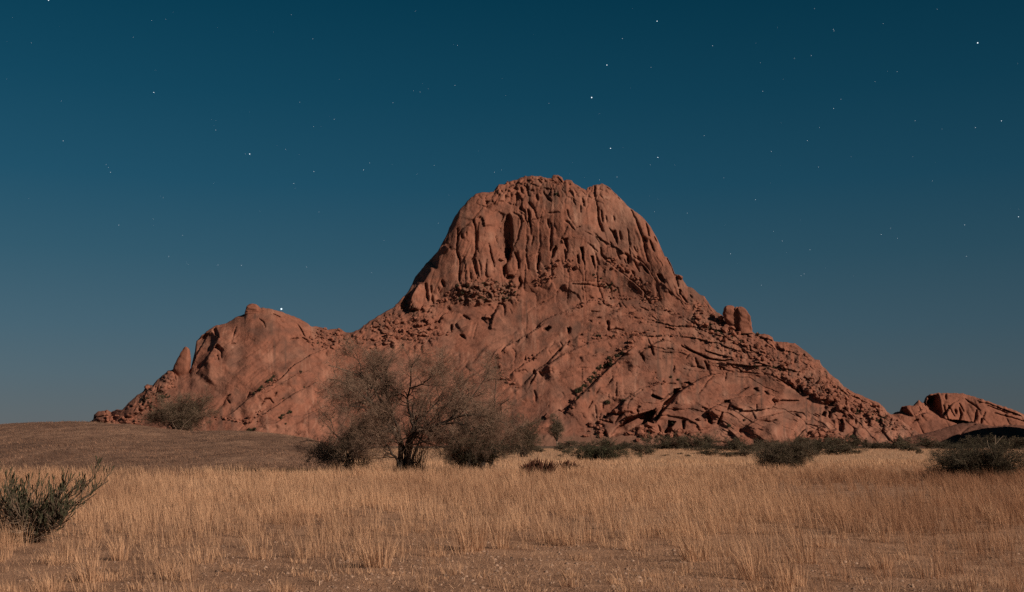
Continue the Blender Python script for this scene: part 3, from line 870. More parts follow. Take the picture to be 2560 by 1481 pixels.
add_spots(in_quad(rb, Z(11, '2080,440 2500,460 2520,620 2200,760 2050,800 1950,640'), 55), 1.8, 5.5)
add_spots(along(rb, Z(10, '250,1210 420,1180 700,1200 900,1260'), 16, 4), 2.5, 6)
add_spots(along(rb, Z(10, '1250,620 1350,660 1300,560'), 10, 4), 2, 5)
add_spots(along(rb, Z(9, '30,180 250,330 500,470 700,560 1000,660 1250,740'), 70, 9), 2, 6)
add_spots(along(rb, Z(1, '1480,200 1900,130 2300,120 2500,140'), 26, 6), 2, 5)
for tile, x, y, r_ in ((7, 1490, 900, 60), (7, 1555, 870, 48), (7, 1650, 850, 75), (7, 1700, 930, 60), (7, 870, 860, 46), (7, 650, 1010, 44), (7, 1120, 620, 46), (7, 1900, 570, 34), (7, 2210, 230, 52),
                       (7, 2130, 300, 40), (7, 1780, 590, 46), (7, 1470, 1080, 44), (7, 50, 720, 52), (3, 1640, 1100, 60), (3, 1850, 190, 40), (8, 170, 760, 44), (8, 1390, 450, 50), (8, 2120, 940, 60),
                       (8, 1990, 1010, 70), (8, 2240, 1010, 50), (5, 2140, 350, 25), (5, 1650, 890, 25), (10, 380, 1190, 44), (10, 940, 690, 40), (4, 2270, 470, 50), (11, 2440, 480, 30)):
    ox, oy, s_ = TILE[tile]
    spots.append((ox + x / s_, oy + y / s_, r_ / s_))
spots.sort(key=lambda q: -q[2])
small = []
nbo = 0
for k, (u, v, r_) in enumerate(spots):
    p_ = at_relief(R1, u, v)
    if p_ is None or v > 1117:
        continue
    rad = 1.22 * r_ * p_[1] / F
    par_o = hill if u < np.interp(v, gy, gx) else mountain
    if nbo < 300:
        o = link('boulder', BM[k % 10], parent=par_o)
        o.location = p_ + np.array([0, -0.35 * rad, 0.1 * rad])
        o.scale = (rad, rad, rad * rb.uniform(0.75, 1.15))
        o.rotation_euler = (rb.uniform(-0.5, 0.5), rb.uniform(-0.5, 0.5), rb.uniform(0, 6.28))
        nbo += 1
    else:
        small.append((p_, rad))
vs_, fs_ = [], []
for k, (p_, rad) in enumerate(small):
    me = BM[k % 10]
    co = np.array([v_.co[:] for v_ in me.vertices])
    a_ = rb.uniform(0, 6.28)
    rot = np.array([[math.cos(a_), -math.sin(a_), 0], [math.sin(a_), math.cos(a_), 0], [0, 0, 1]])
    off = sum(len(x) for x in vs_)
    vs_.append(co @ rot.T * rad + p_ + np.array([0, -0.3 * rad, 0.1 * rad]))
    fs_ += [[i + off for i in pl.vertices] for pl in me.polygons]
me = bpy.data.meshes.new('rubble')
me.from_pydata(np.concatenate(vs_).tolist(), [], fs_)
o = link('rubble', me, parent=mountain, mat=M['boulder'])
o['kind'] = 'stuff'

# ---- free-standing rocks: lofted from their outlines --------------------------------------------
def loft_rock(name, rows, Y, depth, material, seed=1, seg=44, parent=None, rough=0.08, box=0.62):
    """rows: (v, u_left, u_right) from top to bottom; a blocky, weathered body with some depth"""
    rows = np.array(rows, float)
    m = 30
    vv = np.linspace(rows[0, 0], rows[-1, 0], m)
    ul, ur = np.interp(vv, rows[:, 0], rows[:, 1]), np.interp(vv, rows[:, 0], rows[:, 2])
    an = np.arange(seg) * 2 * math.pi / seg
    ex = np.abs(np.cos(an)) ** box * np.sign(np.cos(an))
    ey = np.abs(np.sin(an)) ** box * np.sign(np.sin(an))
    w = 0.5 * (ur - ul) * Y / F
    cx = (0.5 * (ul + ur) - UH) / F * Y
    zz = CZ + (VH - vv) / F * Y
    A_, I_ = np.meshgrid(np.arange(seg), np.arange(m))
    k = 1 + rough * (1.4 * vn(A_ / 7.0, I_ / 6.0, seed) + 0.8 * vn(A_ / 3.0, I_ / 2.6, seed + 1))
    _, _, cid = worley(A_ / 11.0, I_ / 9.0, seed)
    k += rough * 2.0 * (cid - 0.5)
    k[:, -1] = k[:, 0]
    x = cx[:, None] + w[:, None] * ex[None, :] * (1 + 0.45 * (k - 1))
    y = Y + w.max() * 0.25 * 0 + np.maximum(w, 0.55 * w.max())[:, None] * depth * ey[None, :] * k
    z = zz[:, None] + 0 * x + 0.02 * w.max() * vn(A_ / 3.0, I_ / 3.0, seed + 4)
    idx = np.arange(m * seg).reshape(m, seg)
    nx = np.roll(idx, -1, axis=1)
    q = np.stack([idx[:-1], idx[1:], nx[1:], nx[:-1]], -1).reshape(-1, 4)
    vs_ = np.vstack([np.stack([x, y, z], -1).reshape(-1, 3), [[cx[0], Y, zz[0] + 0.05 * w.max()]]])
    cap = np.stack([np.full(seg, m * seg), idx[0], nx[0]], -1)
    me = mesh_np(name, vs_, [q, cap], smooth=False)
    return link(name, me, parent, material)

def Zr(tile, rows):
    ox, oy, s = TILE[tile]
    return [(oy + y / s, ox + a / s, ox + b / s) for y, a, b in rows]

def yat(u, v):
    p_ = at_relief(R1, u, v)
    return p_[1]
ys = yat(446, 940) + 2
sp = loft_rock('rock_spire', Zr(10, [(50, 1535, 1550), (62, 1515, 1575), (100, 1490, 1602), (160, 1455, 1612), (240, 1410, 1612), (320, 1375, 1608), (400, 1350, 1600), (450, 1362, 1585), (490, 1385, 1560), (540, 1400, 1540), (600, 1400, 1520)]),
               ys, 0.8, M['boulder'], 3, parent=hill)
sp['label'] = 'leaning pointed rock spire beside the hill'
kn = loft_rock('summit_knob', Zr(11, [(68, 1060, 1120), (76, 1020, 1150), (110, 985, 1180), (160, 970, 1200), (215, 962, 1210), (260, 960, 1220)]), yat(636, 782) + 6, 0.8, M['boulder'], 5, parent=hill)
yb = yat(1846, 834) + 6
tower = empty('rock_tower', P(1835, 835, yb))
tag(tower, 'blocky split rock tower standing on the right shoulder of the mountain', 'rock')
def tower_block(rows, seed, dy):
    o = loft_rock('rock_block', Zr(21, rows), yb + dy, 1.0, M['boulder'], seed, rough=0.10, box=0.5)
    o.parent = tower
    o.location = -np.array(tower.location)
tower_block([(136, 175, 205), (142, 160, 222), (160, 150, 232), (190, 145, 236), (220, 150, 240), (250, 160, 245), (280, 175, 250), (310, 190, 255)], 6, 3)
tower_block([(146, 240, 268), (155, 226, 275), (180, 222, 278), (220, 224, 276), (270, 232, 272), (310, 238, 272)], 7, 0)
tower_block([(146, 262, 285), (152, 252, 300), (165, 250, 318), (190, 252, 333), (220, 254, 345), (260, 256, 352), (300, 258, 357), (335, 262, 362), (350, 266, 366)], 8, -2)

# ---- rocks at the right -------------------------------------------------------------------------
def simple_depth(k, c):
    return lambda U, V: k * np.clip(VH - V, -20, 900) + c * 0
def rough_out(sd):
    def f(U, V, dist):
        a_ = (U * 0.9 - V * 0.45)
        r = 4.0 * fbm(U / 60.0, V / 60.0, 3, sd) + 3.2 * (1 - (1 - np.abs(vn(a_ / 17.0, (V + 0.5 * U) / 90.0, sd + 3))) ** 4) + 0.8 * fbm(U / 8.0, V / 8.0, 2, sd + 5)
        return r * smooth(0, 5, dist)
    return f
FEATS = []
FEATS.append(('W', Z(9, '1210,440 1310,520 1480,585 1490,500 1470,400 1460,330 1440,262'), 3.0, 70))
G(9, 5, 12, '1880,640 1910,560 1915,480', '1530,290 1530,340', '1690,640 1720,540 1700,450', '1970,640 1980,590', '1650,480 1660,520')
G(9, 3, 8, '1770,340 1880,420 1960,480', '1700,400 1760,500', '1560,420 1640,560', '2000,560 2030,510', '2150,520 2514,620', '2050,420 2300,520', '1900,330 2200,450', '1560,600 1500,420')
L(9, 8, 26, '1480,640 1540,520 1620,400 1700,350 1800,350', '2514,560 2300,480 2100,410 1900,350')
f_o2 = list(FEATS)
OUT2 = Z(9, '1120,470 1140,400 1190,355 1240,390 1290,370 1285,310 1330,280 1440,265 1620,268 1760,275 1900,320 2100,380 2300,450 2514,530 2800,640 3100,720 3300,860')
R2 = relief(OUT2, 1117.0, 2.0, 90, 1760.0, 0.62, lambda U, V: 0.7 * np.clip(VH - V, -20, 900), f_o2, rough_out(500), round_r=22, round_d=18, back=160)
def whole(name, R, material, zero=True):
    me = mesh_np(name, R.verts, [R.quads.reshape(-1, 4)], smooth=True)
    for nm in ('pale', 'stain_dark', 'soil'):
        fattr(me, nm, np.zeros(len(R.verts)))
    return link(name, me, mat=material)
o = whole('granite_outcrop', R2, M['rock'])
tag(o, 'far rounded granite outcrop with a black shaded left face at the right edge', 'outcrop', kind='structure')
FEATS = []
FEATS.append(('W', Z(9, '850,585 960,560 1090,570 1130,560 1080,500 1040,460 1030,420'), 3.0, 60))
G(9, 4, 9, '1200,440 1220,500 1230,560', '1100,640 1180,600')
R3 = relief(Z(9, '830,560 850,540 890,510 970,495 975,440 1020,425 1150,425 1200,430 1300,510 1480,580 1660,650 1720,690 1900,720 2000,800'), 1116.0, 2.0, 80, 1600.0, 0.56,
            lambda U, V: 0.75 * np.clip(VH - V, -20, 900), list(FEATS), rough_out(530), round_r=16, round_d=14, back=120)
o = whole('granite_outcrop', R3, M['rock'])
tag(o, 'low granite outcrop with a lit right slope between mountain and far outcrop', 'outcrop', kind='structure')
FEATS = []
G(9, 5, 9, '1690,840 1740,760 1830,690 1900,660')
L(9, 5, 20, '1200,850 1330,800 1500,830 1690,850')
R4 = relief(Z(9, '980,860 1100,810 1400,740 1500,710 1700,650 1850,640 2000,660 2100,680 2300,670 2514,670 2800,650 3200,690 3500,800'), 1119.0, 2.5, 50, 800.0, 0.28,
            lambda U, V: 1.6 * np.clip(VH - V, -20, 900), list(FEATS), rough_out(560), round_r=14, round_d=16, back=70)
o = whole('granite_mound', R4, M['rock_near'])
tag(o, 'low dark granite mound lying in shadow at the right edge', 'mound', kind='structure')

# the rock hill just outside the frame whose shadow lies over the mound
hx, hy = 400.0, 748.0
nh, na = 14, 30
vs_, q = [], []
for i in range(nh):
    t = i / (nh - 1)
    for j in range(na):
        a_ = 2 * math.pi * j / na
        rr = 44 * math.sqrt(max(0.0, 1 - t * t)) ** 0.8 * (1 + 0.10 * math.sin(3 * a_ + 4 * t) + 0.06 * math.sin(7 * a_ - 3 * t))
        vs_.append((hx + rr * math.cos(a_), hy + 1.2 * rr * math.sin(a_), -2 + 62 * t))
for i in range(nh - 1):
    for j in range(na):
        q.append((i * na + j, i * na + (j + 1) % na, (i + 1) * na + (j + 1) % na, (i + 1) * na + j))
me = bpy.data.meshes.new('granite_hill')
me.from_pydata(vs_, [], q)
for p_ in me.polygons:
    p_.use_smooth = True
o = link('granite_hill', me, mat=M['boulder'])
tag(o, 'steep granite hill just beyond the right edge, shading the mound', 'hill', kind='structure')

# ------------------------------------------------------------------ ground
def ground_h(x, y):
    r = np.hypot(x, y)
    near = smooth(120, 30, r)
    return near * (0.035 * fbm(x / 1.7, y / 1.7, 3, 210) + 0.06 * fbm(x / 9.0, y / 9.0, 2, 215)) - 0.02

gm, t, b = mat('dry_ground')
n1 = noise_at(t, 0.9, 6, rough=0.7)
n2 = noise_at(t, 0.05, 3)
n3 = noise_at(t, 22.0, 4, rough=0.7)
r1 = ramp_node(t, [(0.30, (0.20, 0.112, 0.076)), (0.55, (0.35, 0.203, 0.138)), (0.78, (0.48, 0.295, 0.202))])
t.links.new(n1.outputs[0], r1.inputs[0])
r2 = ramp_node(t, [(0.35, (0.80, 0.78, 0.76)), (0.65, (1.12, 1.08, 1.0))])
t.links.new(n2.outputs[0], r2.inputs[0])
r3 = ramp_node(t, [(0.30, (0.55, 0.52, 0.50)), (0.62, (1.12, 1.10, 1.08))])
t.links.new(n3.outputs[0], r3.inputs[0])
col = mixrgb(t, r1.outputs[0], r2.outputs[0], 1.0, 'MULTIPLY')
col = mixrgb(t, col, r3.outputs[0], 0.7, 'MULTIPLY')
# beyond the grass one can pick apart the plain carries the colour of its dry grass
gpos = t.nodes.new('ShaderNodeNewGeometry')
gsep = t.nodes.new('ShaderNodeSeparateXYZ')
t.links.new(gpos.outputs['Position'], gsep.inputs[0])
gmr = nd(t, 'ShaderNodeMapRange')
gmr.inputs['From Min'].default_value, gmr.inputs['From Max'].default_value = 45, 100
t.links.new(gsep.outputs['Y'], gmr.inputs['Value'])
n4 = noise_at(t, 0.22, 5, (1, 0.35, 1), rough=0.7)
r4 = ramp_node(t, [(0.3, (0.32, 0.180, 0.110)), (0.7, (0.47, 0.282, 0.172))])
t.links.new(n4.outputs[0], r4.inputs[0])
col = mixrgb(t, col, r4.outputs[0], gmr.outputs[0])
gmr2 = nd(t, 'ShaderNodeMapRange')
gmr2.inputs['From Min'].default_value, gmr2.inputs['From Max'].default_value = 430, 520
t.links.new(gsep.outputs['Y'], gmr2.inputs['Value'])
col = mixrgb(t, col, (0.115, 0.072, 0.050), gmr2.outputs[0])
t.links.new(col, b.inputs['Base Color'])
bp = nd(t, 'ShaderNodeBump', Strength=0.9, Distance=0.035)
t.links.new(n3.outputs[0], bp.inputs['Height'])
t.links.new(bp.outputs[0], b.inputs['Normal'])
M['ground'] = gm

rr = np.concatenate([np.geomspace(0.3, 9.5, 12), np.geomspace(10, 75, 200), np.geomspace(77, 60000, 60)])
aa = np.concatenate([np.radians(np.linspace(-28, 28, 220)), np.radians(np.linspace(31, 329, 50))])
A, Rr = np.meshgrid(aa, rr)
X, Yg = Rr * np.sin(A), Rr * np.cos(A)
Zg = ground_h(X, Yg)
vs_ = np.stack([X, Yg, Zg], -1).reshape(-1, 3)
nr, ncg = A.shape
idx = np.arange(nr * ncg).reshape(nr, ncg)
idn = np.roll(idx, -1, axis=1)
q = np.stack([idx[:-1], idx[1:], idn[1:], idn[:-1]], -1).reshape(-1, 4)
q = q[:, ::-1]
vs_ = np.vstack([vs_, [[0, 0, -0.02]]])
cap = np.stack([np.full(ncg, nr * ncg), idx[0], idn[0]], -1)[:, ::-1]
gme = mesh_np('ground', vs_, [q, cap], smooth=True)
ground = link('ground', gme, mat=M['ground'])
tag(ground, kind='structure')

# ---- grassy rise at the left
VC = np.array([(-900, 1085), (-400, 1066), (-200, 1062), (0, 1059), (100, 1055), (235, 1056), (300, 1060), (400, 1073), (480, 1080), (570, 1078), (630, 1080), (710, 1089), (770, 1096), (800, 1106), (835, 1128), (870, 1149)], float)
GY, YF, YC, YB = 54.0, 70.0, 128.0, 240.0
def rise_h(x, y):
    u = UH + F * x / np.maximum(y, 1.0)
    vc = np.interp(u, VC[:, 0], VC[:, 1])
    zc = np.maximum(CZ + (VH - vc) / F * YC, 0) * smooth(880, 850, u)
    s_ = np.clip((y - YF) / (YC - YF), 0, 1)
    prof = (0.85 * s_ + 0.15 * s_ * s_) * (1 - smooth(YC, YB, y)) 
    z = zc * prof + (0.12 * fbm(x / 9.0, y / 9.0, 3, 230) + 0.05 * fbm(x / 1.6, y / 2.0, 2, 234)) * np.minimum(s_ * 6, 1) * (zc > 0.05)
    return z + 0.05 - 0.40 * (1 - smooth(0.0, 0.5, zc)) - 0.1 * smooth(GY + 1.5, GY, y)
gm, t, b = mat('short_dry_grass')
n1 = noise_at(t, 0.8, 6, (1, 0.35, 1), rough=0.7)
n2 = noise_at(t, 0.09, 4, (1, 0.5, 1))
n3 = noise_at(t, 9.0, 3, rough=0.8)
r1 = ramp_node(t, [(0.32, (0.118, 0.067, 0.049)), (0.50, (0.205, 0.119, 0.084)), (0.72, (0.32, 0.190, 0.132))])
t.links.new(n1.outputs[0], r1.inputs[0])
r2 = ramp_node(t, [(0.38, (0.70, 0.68, 0.67)), (0.62, (1.2, 1.18, 1.14))])
t.links.new(n2.outputs[0], r2.inputs[0])
r3 = ramp_node(t, [(0.3, (0.7, 0.68, 0.66)), (0.65, (1.12, 1.12, 1.12))])
t.links.new(n3.outputs[0], r3.inputs[0])
col = mixrgb(t, r1.outputs[0], r2.outputs[0], 1.0, 'MULTIPLY')
col = mixrgb(t, col, r3.outputs[0], 0.8, 'MULTIPLY')
t.links.new(col, b.inputs['Base Color'])
bp = nd(t, 'ShaderNodeBump', Strength=0.8, Distance=0.12)
t.links.new(n3.outputs[0], bp.inputs['Height'])
t.links.new(bp.outputs[0], b.inputs['Normal'])
uu = np.linspace(-880, 884, 190)
yy = np.concatenate([np.linspace(GY, YC, 76), np.linspace(YC + 1.5, YB + 10, 24)])
Ug, Yg = np.meshgrid(uu, yy)
Xg = (Ug - UH) / F * Yg
Zg = rise_h(Xg, Yg)
idx = np.arange(Ug.size).reshape(Ug.shape)
q = np.stack([idx[:-1, :-1], idx[:-1, 1:], idx[1:, 1:], idx[1:, :-1]], -1).reshape(-1, 4)
rise = link('grassy_hill', mesh_np('grassy_hill', np.stack([Xg, Yg, Zg], -1).reshape(-1, 3), [q], smooth=True), mat=gm)
tag(rise, 'low rounded rise of short brown grass at the left', 'hill', kind='structure')

def land(x, y):
    x, y = np.asarray(x, float), np.asarray(y, float)
    return np.maximum(ground_h(x, y), np.where((y > GY) & (y < YB), rise_h(x, y), -1))

# ------------------------------------------------------------------ grass
def blades(x, y, h, w, lx, ly, name, z=None):
    """three-point curved blades; lx, ly lean of the tip in units of height"""
    n = len(x)
    z0 = land(x, y) - 0.01 if z is None else z
    a_ = rng.random(n) * math.pi
    dx, dy = np.cos(a_) * w * 0.5, np.sin(a_) * w * 0.5
    base = np.stack([x, y, z0], -1)
    mid = base + np.stack([lx * h * 0.36, ly * h * 0.36, h * 0.56], -1)
    tip = base + np.stack([lx * h, ly * h, h * (1 - 0.12 * (lx * lx + ly * ly))], -1)
    off = np.stack([dx, dy, 0 * dx], -1)
    vs_ = np.stack([base - off, base + off, mid - off * 0.8, mid + off * 0.8, tip], 1).reshape(-1, 3)
    k = np.arange(n) * 5
    quads = np.stack([k, k + 1, k + 3, k + 2], -1)
    tris = np.stack([k + 2, k + 3, k + 4], -1)
    return mesh_np(name, vs_, [quads, tris])

def px_u(x, y):
    return UH + F * x / y

def in_view(n, y0, y1, power, margin=60):
    t_ = rng.random(n)
    y = (y0 ** power + t_ * (y1 ** power - y0 ** power)) ** (1 / power)
    u = -margin + (2560 + 2 * margin) * rng.random(n)
    return (u - UH) / F * y, y

def bare(x, y):
    """1 on the trodden stony patch in the foreground, 0 in the tall grass"""
    u = px_u(x, y) + 160 * vn(x / 1.6, y / 1.6, 240)
    yy_ = y + 2.2 * vn(x / 2.1, y / 2.1, 241)
    m = smooth(330, 620, u) * smooth(1850, 1600, u) * smooth(18.4, 16.2, yy_)
    m = np.maximum(m, 0.85 * smooth(1750, 2000, u) * smooth(2420, 2250, u) * smooth(31, 34, yy_) * smooth(46, 40, yy_))
    m = np.maximum(m, 0.7 * smooth(1400, 1500, u) * smooth(1800, 1700, u) * smooth(20.5, 21.5, yy_) * smooth(25.5, 24, yy_))
    m = np.maximum(m, 0.7 * smooth(1950, 2050, u) * smooth(2350, 2250, u) * smooth(14.5, 13.5, yy_))
    return m

M['grass'] = leafy_material('tawny_grass', (0.27, 0.145, 0.092), (0.72, 0.44, 0.270), 0.3)
M['stubble'] = leafy_material('stubble_grass', (0.24, 0.136, 0.090), (0.66, 0.415, 0.265), 0.2)

def grass_attrs(me, n, tone, red):
    fattr(me, 'tone', np.repeat(tone, 5))
    fattr(me, 'red', np.repeat(red, 5))

M['short'] = leafy_material('short_brown_grass', (0.14, 0.080, 0.057), (0.44, 0.262, 0.176), 0.15)

# tufts of tall grass
nt_ = 15000
tx, ty = in_view(nt_, 11.3, 64, 1.45)
u_ = px_u(tx, ty)
dens = (0.48 + 0.95 * vn(tx / 1.3, ty / 1.3, 250) + 0.35 * vn(tx / 5.0, ty / 5.0, 251)) * (0.55 + 0.45 * smooth(13, 26, ty))
keep = (rng.random(nt_) < np.clip(dens, 0.06, 1)) & (rng.random(nt_) > bare(tx, ty) * 0.97)
riseb = (u_ < 840) & (ty > GY + 1)
keep &= ~riseb
tx, ty = tx[keep], ty[keep]
big = rng.random(len(tx)) ** 1.8
nb = (14 + 26 * big).astype(int)
th_ = (0.22 + 0.55 * big + 0.12 * vn(tx / 3.0, ty / 3.0, 252)) * (0.85 + 0.2 * smooth(16, 30, ty))
ii = np.repeat(np.arange(len(tx)), nb)
n = len(ii)
sp_ = 0.05 + 0.10 * big[ii]
ang = rng.random(n) * 2 * math.pi
rad = np.sqrt(rng.random(n)) * sp_
x, y = tx[ii] + rad * np.cos(ang), ty[ii] + rad * np.sin(ang)
uu_ = px_u(x, y)
h = th_[ii] * (0.35 + 0.65 * rng.random(n) ** 0.6)
wind = -0.10 - 0.20 * smooth(900, 2000, uu_)
lx = wind + 0.30 * rng.normal(size=n) * 0.55 + 0.32 * rad / sp_ * np.cos(ang)
ly = 0.16 * rng.normal(size=n) + 0.32 * rad / sp_ * np.sin(ang)
w = (0.0020 + 0.00013 * y) * (0.6 + 0.7 * rng.random(n))
me = blades(x, y, h, w, lx, ly, 'tall_grass')
pt = 0.5 + 0.3 * vn(tx / 2.2, ty / 2.2, 255)
redz = smooth(1600, 2350, uu_) * 0.75 + 0.35 * smooth(0.1, 0.7, vn(x / 4.0, y / 4.0, 256)) + 0.35 * smooth(420, 100, uu_)
tone = np.clip(pt[ii] + 0.22 * rng.normal(size=n) + 0.12 * big[ii], 0, 1)
grass_attrs(me, n, tone, np.clip(redz, 0, 1))
o = link('tall_grass', me, mat=M['grass'])
tag(o, 'tall dry tawny grass in tufts across the plain', 'grass', kind='stuff')
n_tall = n

tl = [(945, 1420, 130), (925, 1412, 90), (1180, 1372, 175), (1250, 1366, 150), (1150, 1380, 110), (1090, 1385, 90), (1470, 1345, 120), (300, 1400, 110), (760, 1390, 100), (1880, 1445, 150), (2010, 1405, 130),
      (650, 1395, 100), (1960, 1465, 130), (1500, 1300, 100), (520, 1310, 100), (230, 1455, 110), (1730, 1400, 110)]
for k in range(150):
    u0_, v0_ = rng.uniform(-40, 2600), rng.uniform(1290, 1500)
    tl.append((u0_, v0_, rng.uniform(22, 95) * (0.7 if 500 < u0_ < 1750 and v0_ > 1370 else 1.0)))
ex, ey_, eh, et, er = [], [], [], [], []
for u0_, v0_, hp_ in tl:
    Y_ = CZ * F / (v0_ - VH)
    m_ = int((25 + 75 * rng.random()) * (0.5 + hp_ / 140))
    a_, q_ = rng.random(m_) * 6.283, np.sqrt(rng.random(m_))
    sp0 = 0.10 + 0.10 * rng.random()
    ex.append((u0_ - UH) / F * Y_ + sp0 * q_ * np.cos(a_))
    ey_.append(Y_ + sp0 * q_ * np.sin(a_))
    eh.append(hp_ * Y_ / F * 0.85 * (0.3 + 0.7 * rng.random(m_)))
    et.append(np.stack([-0.12 - 0.15 * (u0_ > 1500) + 0.42 * q_ * np.cos(a_) + 0.12 * rng.normal(size=m_), 0.42 * q_ * np.sin(a_)], -1))
    er.append(np.clip(0.62 + 0.22 * rng.normal(size=m_), 0, 1))
x, y, h, le, tone = np.concatenate(ex), np.concatenate(ey_), np.concatenate(eh), np.concatenate(et), np.concatenate(er)
me = blades(x, y, h, 0.0045 + 0.003 * rng.random(len(x)), le[:, 0], le[:, 1], 'grass_tufts')
grass_attrs(me, len(x), tone, 0.2 * rng.random(len(x)))
o = link('grass_tufts', me, mat=M['grass'])
tag(o, 'tall pale tufts standing out of the foreground grass', 'grass', kind='stuff')

# gravel and clods on the bare ground
ng = 9000
x, y = in_view(ng, 11.2, 26, 0.7)
keep = rng.random(ng) < 0.15 + 0.85 * bare(x, y)
x, y = x[keep], y[keep]
ng = len(x)
okt = np.array([[1, 0, 0], [0, 1, 0], [-1, 0, 0], [0, -1, 0], [0, 0, 1], [0.6, 0.6, 0.5], [-0.6, 0.5, 0.45]], float)
okf = np.array([[0, 5, 4], [5, 1, 4], [1, 6, 4], [6, 2, 4], [2, 3, 4], [3, 0, 4], [0, 1, 5], [1, 2, 6]])
sz = 0.008 + 0.030 * rng.random(ng) ** 3
a_ = rng.random(ng) * 6.283
rx_ = okt[None, :, 0] * np.cos(a_)[:, None] - okt[None, :, 1] * np.sin(a_)[:, None]
ry_ = okt[None, :, 0] * np.sin(a_)[:, None] + okt[None, :, 1] * np.cos(a_)[:, None]
jit_ = 0.75 + 0.5 * rng.random((ng, 7))
gv = np.stack([x[:, None] + rx_ * sz[:, None] * jit_, y[:, None] + ry_ * sz[:, None] * jit_, land(x, y)[:, None] - 0.002 + okt[None, :, 2] * sz[:, None] * 0.8 * jit_], -1).reshape(-1, 3)
gf = (np.arange(ng)[:, None, None] * 7 + okf[None]).reshape(-1, 3)
o = link('gravel', mesh_np('gravel', gv, [gf]), mat=plain_material('gravel_stone', (0.15, 0.085, 0.06), (0.40, 0.26, 0.19), 9.0))
tag(o, 'small stones and clods on the bare foreground', 'gravel', kind='stuff')

# the fine grass between and behind the tufts
n = 120000
x, y = in_view(n, 14, 110, 0.75)
u_ = px_u(x, y)
keep = (rng.random(n) > bare(x, y)) & ~((u_ < 850) & (y > GY + 0.5)) & (rng.random(n) < (0.62 + 0.75 * vn(x / 1.9, y / 2.6, 260) + 0.35 * vn(x / 7., y / 7., 261)) * (0.36 + 0.64 * smooth(15, 34, y)))
x, y = x[keep], y[keep]
xb, yb_ = in_view(26000, GY, 72, 1.0)
kb = (px_u(xb, yb_) < 860) & (rng.random(26000) < 0.35 + 0.5 * vn(xb / 2.0, yb_ / 3.0, 268) - 0.35 * smooth(60, 72, yb_))
x, y = np.concatenate([x, xb[kb]]), np.concatenate([y, yb_[kb]])
n = len(x)
u_ = px_u(x, y)
far = smooth(40, 90, y)
h = (0.16 + 0.42 * rng.random(n) ** 1.4 + 0.10 * vn(x / 3.0, y / 3.0, 252)) * (1 - 0.1 * far)
lx = -0.10 - 0.22 * smooth(900, 2000, u_) + 0.22 * rng.normal(size=n)
ly = 0.2 * rng.normal(size=n)
w = (0.0014 + 0.00022 * y) * (0.6 + 0.7 * rng.random(n))
me = blades(x, y, h, w, lx, ly, 'fine_grass')
redz = smooth(1600, 2350, u_) * 0.75 * smooth(110, 60, y) + 0.35 * smooth(0.1, 0.7, vn(x / 4.0, y / 4.0, 256)) * (1 - far)
tone = np.clip(0.55 + 0.22 * vn(x / 3.0, y / 6.0, 262) + 0.2 * rng.normal(size=n) + 0.1 * far, 0, 1)
grass_attrs(me, n, tone, np.clip(redz, 0, 1))
o = link('fine_grass', me, mat=M['grass'])
tag(o, 'fine pale dry grass filling the plain to the bushes', 'grass', kind='stuff')

n = 42000
x, y = in_view(n, 80, 420, 1.0)
u_ = px_u(x, y)
keep = u_ > 840
x, y = x[keep], y[keep]
n = len(x)
me = blades(x, y, 0.22 + 0.35 * rng.random(n), 0.010 + 0.00012 * y, -0.3 + 0.3 * rng.normal(size=n), 0.3 * rng.normal(size=n), 'far_grass')
grass_attrs(me, n, np.clip(0.5 + 0.25 * vn(x / 6.0, y / 22.0, 263) + 0.2 * rng.normal(size=n), 0, 1), 0.25 * rng.random(n))
o = link('far_grass', me, mat=M['grass'])
tag(o, 'pale dry grass of the far plain before the scrub', 'grass', kind='stuff')

# stubble and litter on the stony patch and short grass on the rise
n = 56000
x, y = in_view(n, 11.2, 30, 0.9)
h = 0.015 + 0.11 * rng.random(n) ** 3
lx, ly = 0.7 * rng.normal(size=n), 0.7 * rng.normal(size=n)
me = blades(x, y, h, 0.003 + 0.006 * rng.random(n), lx, ly, 'grass_stubble')
tone = np.clip(0.45 + 0.3 * rng.normal(size=n) + 0.2 * vn(x / 1.2, y / 1.2, 265), 0, 1)
grass_attrs(me, n, tone, 0.5 * rng.random(n))
o = link('grass_stubble', me, mat=M['stubble'])
tag(o, 'broken dry stubble and litter on the stony foreground', 'grass', kind='stuff')

n = 30000
y = GY + 1 + (YC + 3 - GY) * rng.random(n) ** 1.15
u_ = -40 + 900 * rng.random(n)
x = (u_ - UH) / F * y
keep = rise_h(x, y) > ground_h(x, y)
x, y = x[keep], y[keep]
n = len(x)
h = (0.10 + 0.16 * rng.random(n)) * (0.8 + 0.4 * vn(x / 4., y / 9., 266))
lx, ly = -0.5 + 0.6 * rng.normal(size=n), 0.5 * rng.normal(size=n)
me = blades(x, y, h, 0.016 + 0.016 * rng.random(n), lx, ly, 'short_grass')
tone = np.clip(0.30 + 0.30 * rng.normal(size=n) + 0.30 * vn(x / 2.5, y / 6.0, 267), 0, 1)
grass_attrs(me, n, tone, 0.35 + 0.4 * rng.random(n))
o = link('short_grass', me, mat=M['short'])
tag(o, 'short brown grass covering the low rise', 'grass', kind='stuff')

# ------------------------------------------------------------------ trees and bushes
def resample(pts, n):
    pts = np.asarray(pts, float)
    d = np.concatenate([[0], np.cumsum(np.linalg.norm(np.diff(pts, axis=0), axis=1))])
    t_ = np.linspace(0, d[-1], n)
    out_ = np.stack([np.interp(t_, d, pts[:, k]) for k in range(pts.shape[1])], 1)
    k = np.array([0.25, 0.5, 0.25])
    sm = out_.copy()
    sm[1:-1] = 0.25 * out_[:-2] + 0.5 * out_[1:-1] + 0.25 * out_[2:]
    return sm

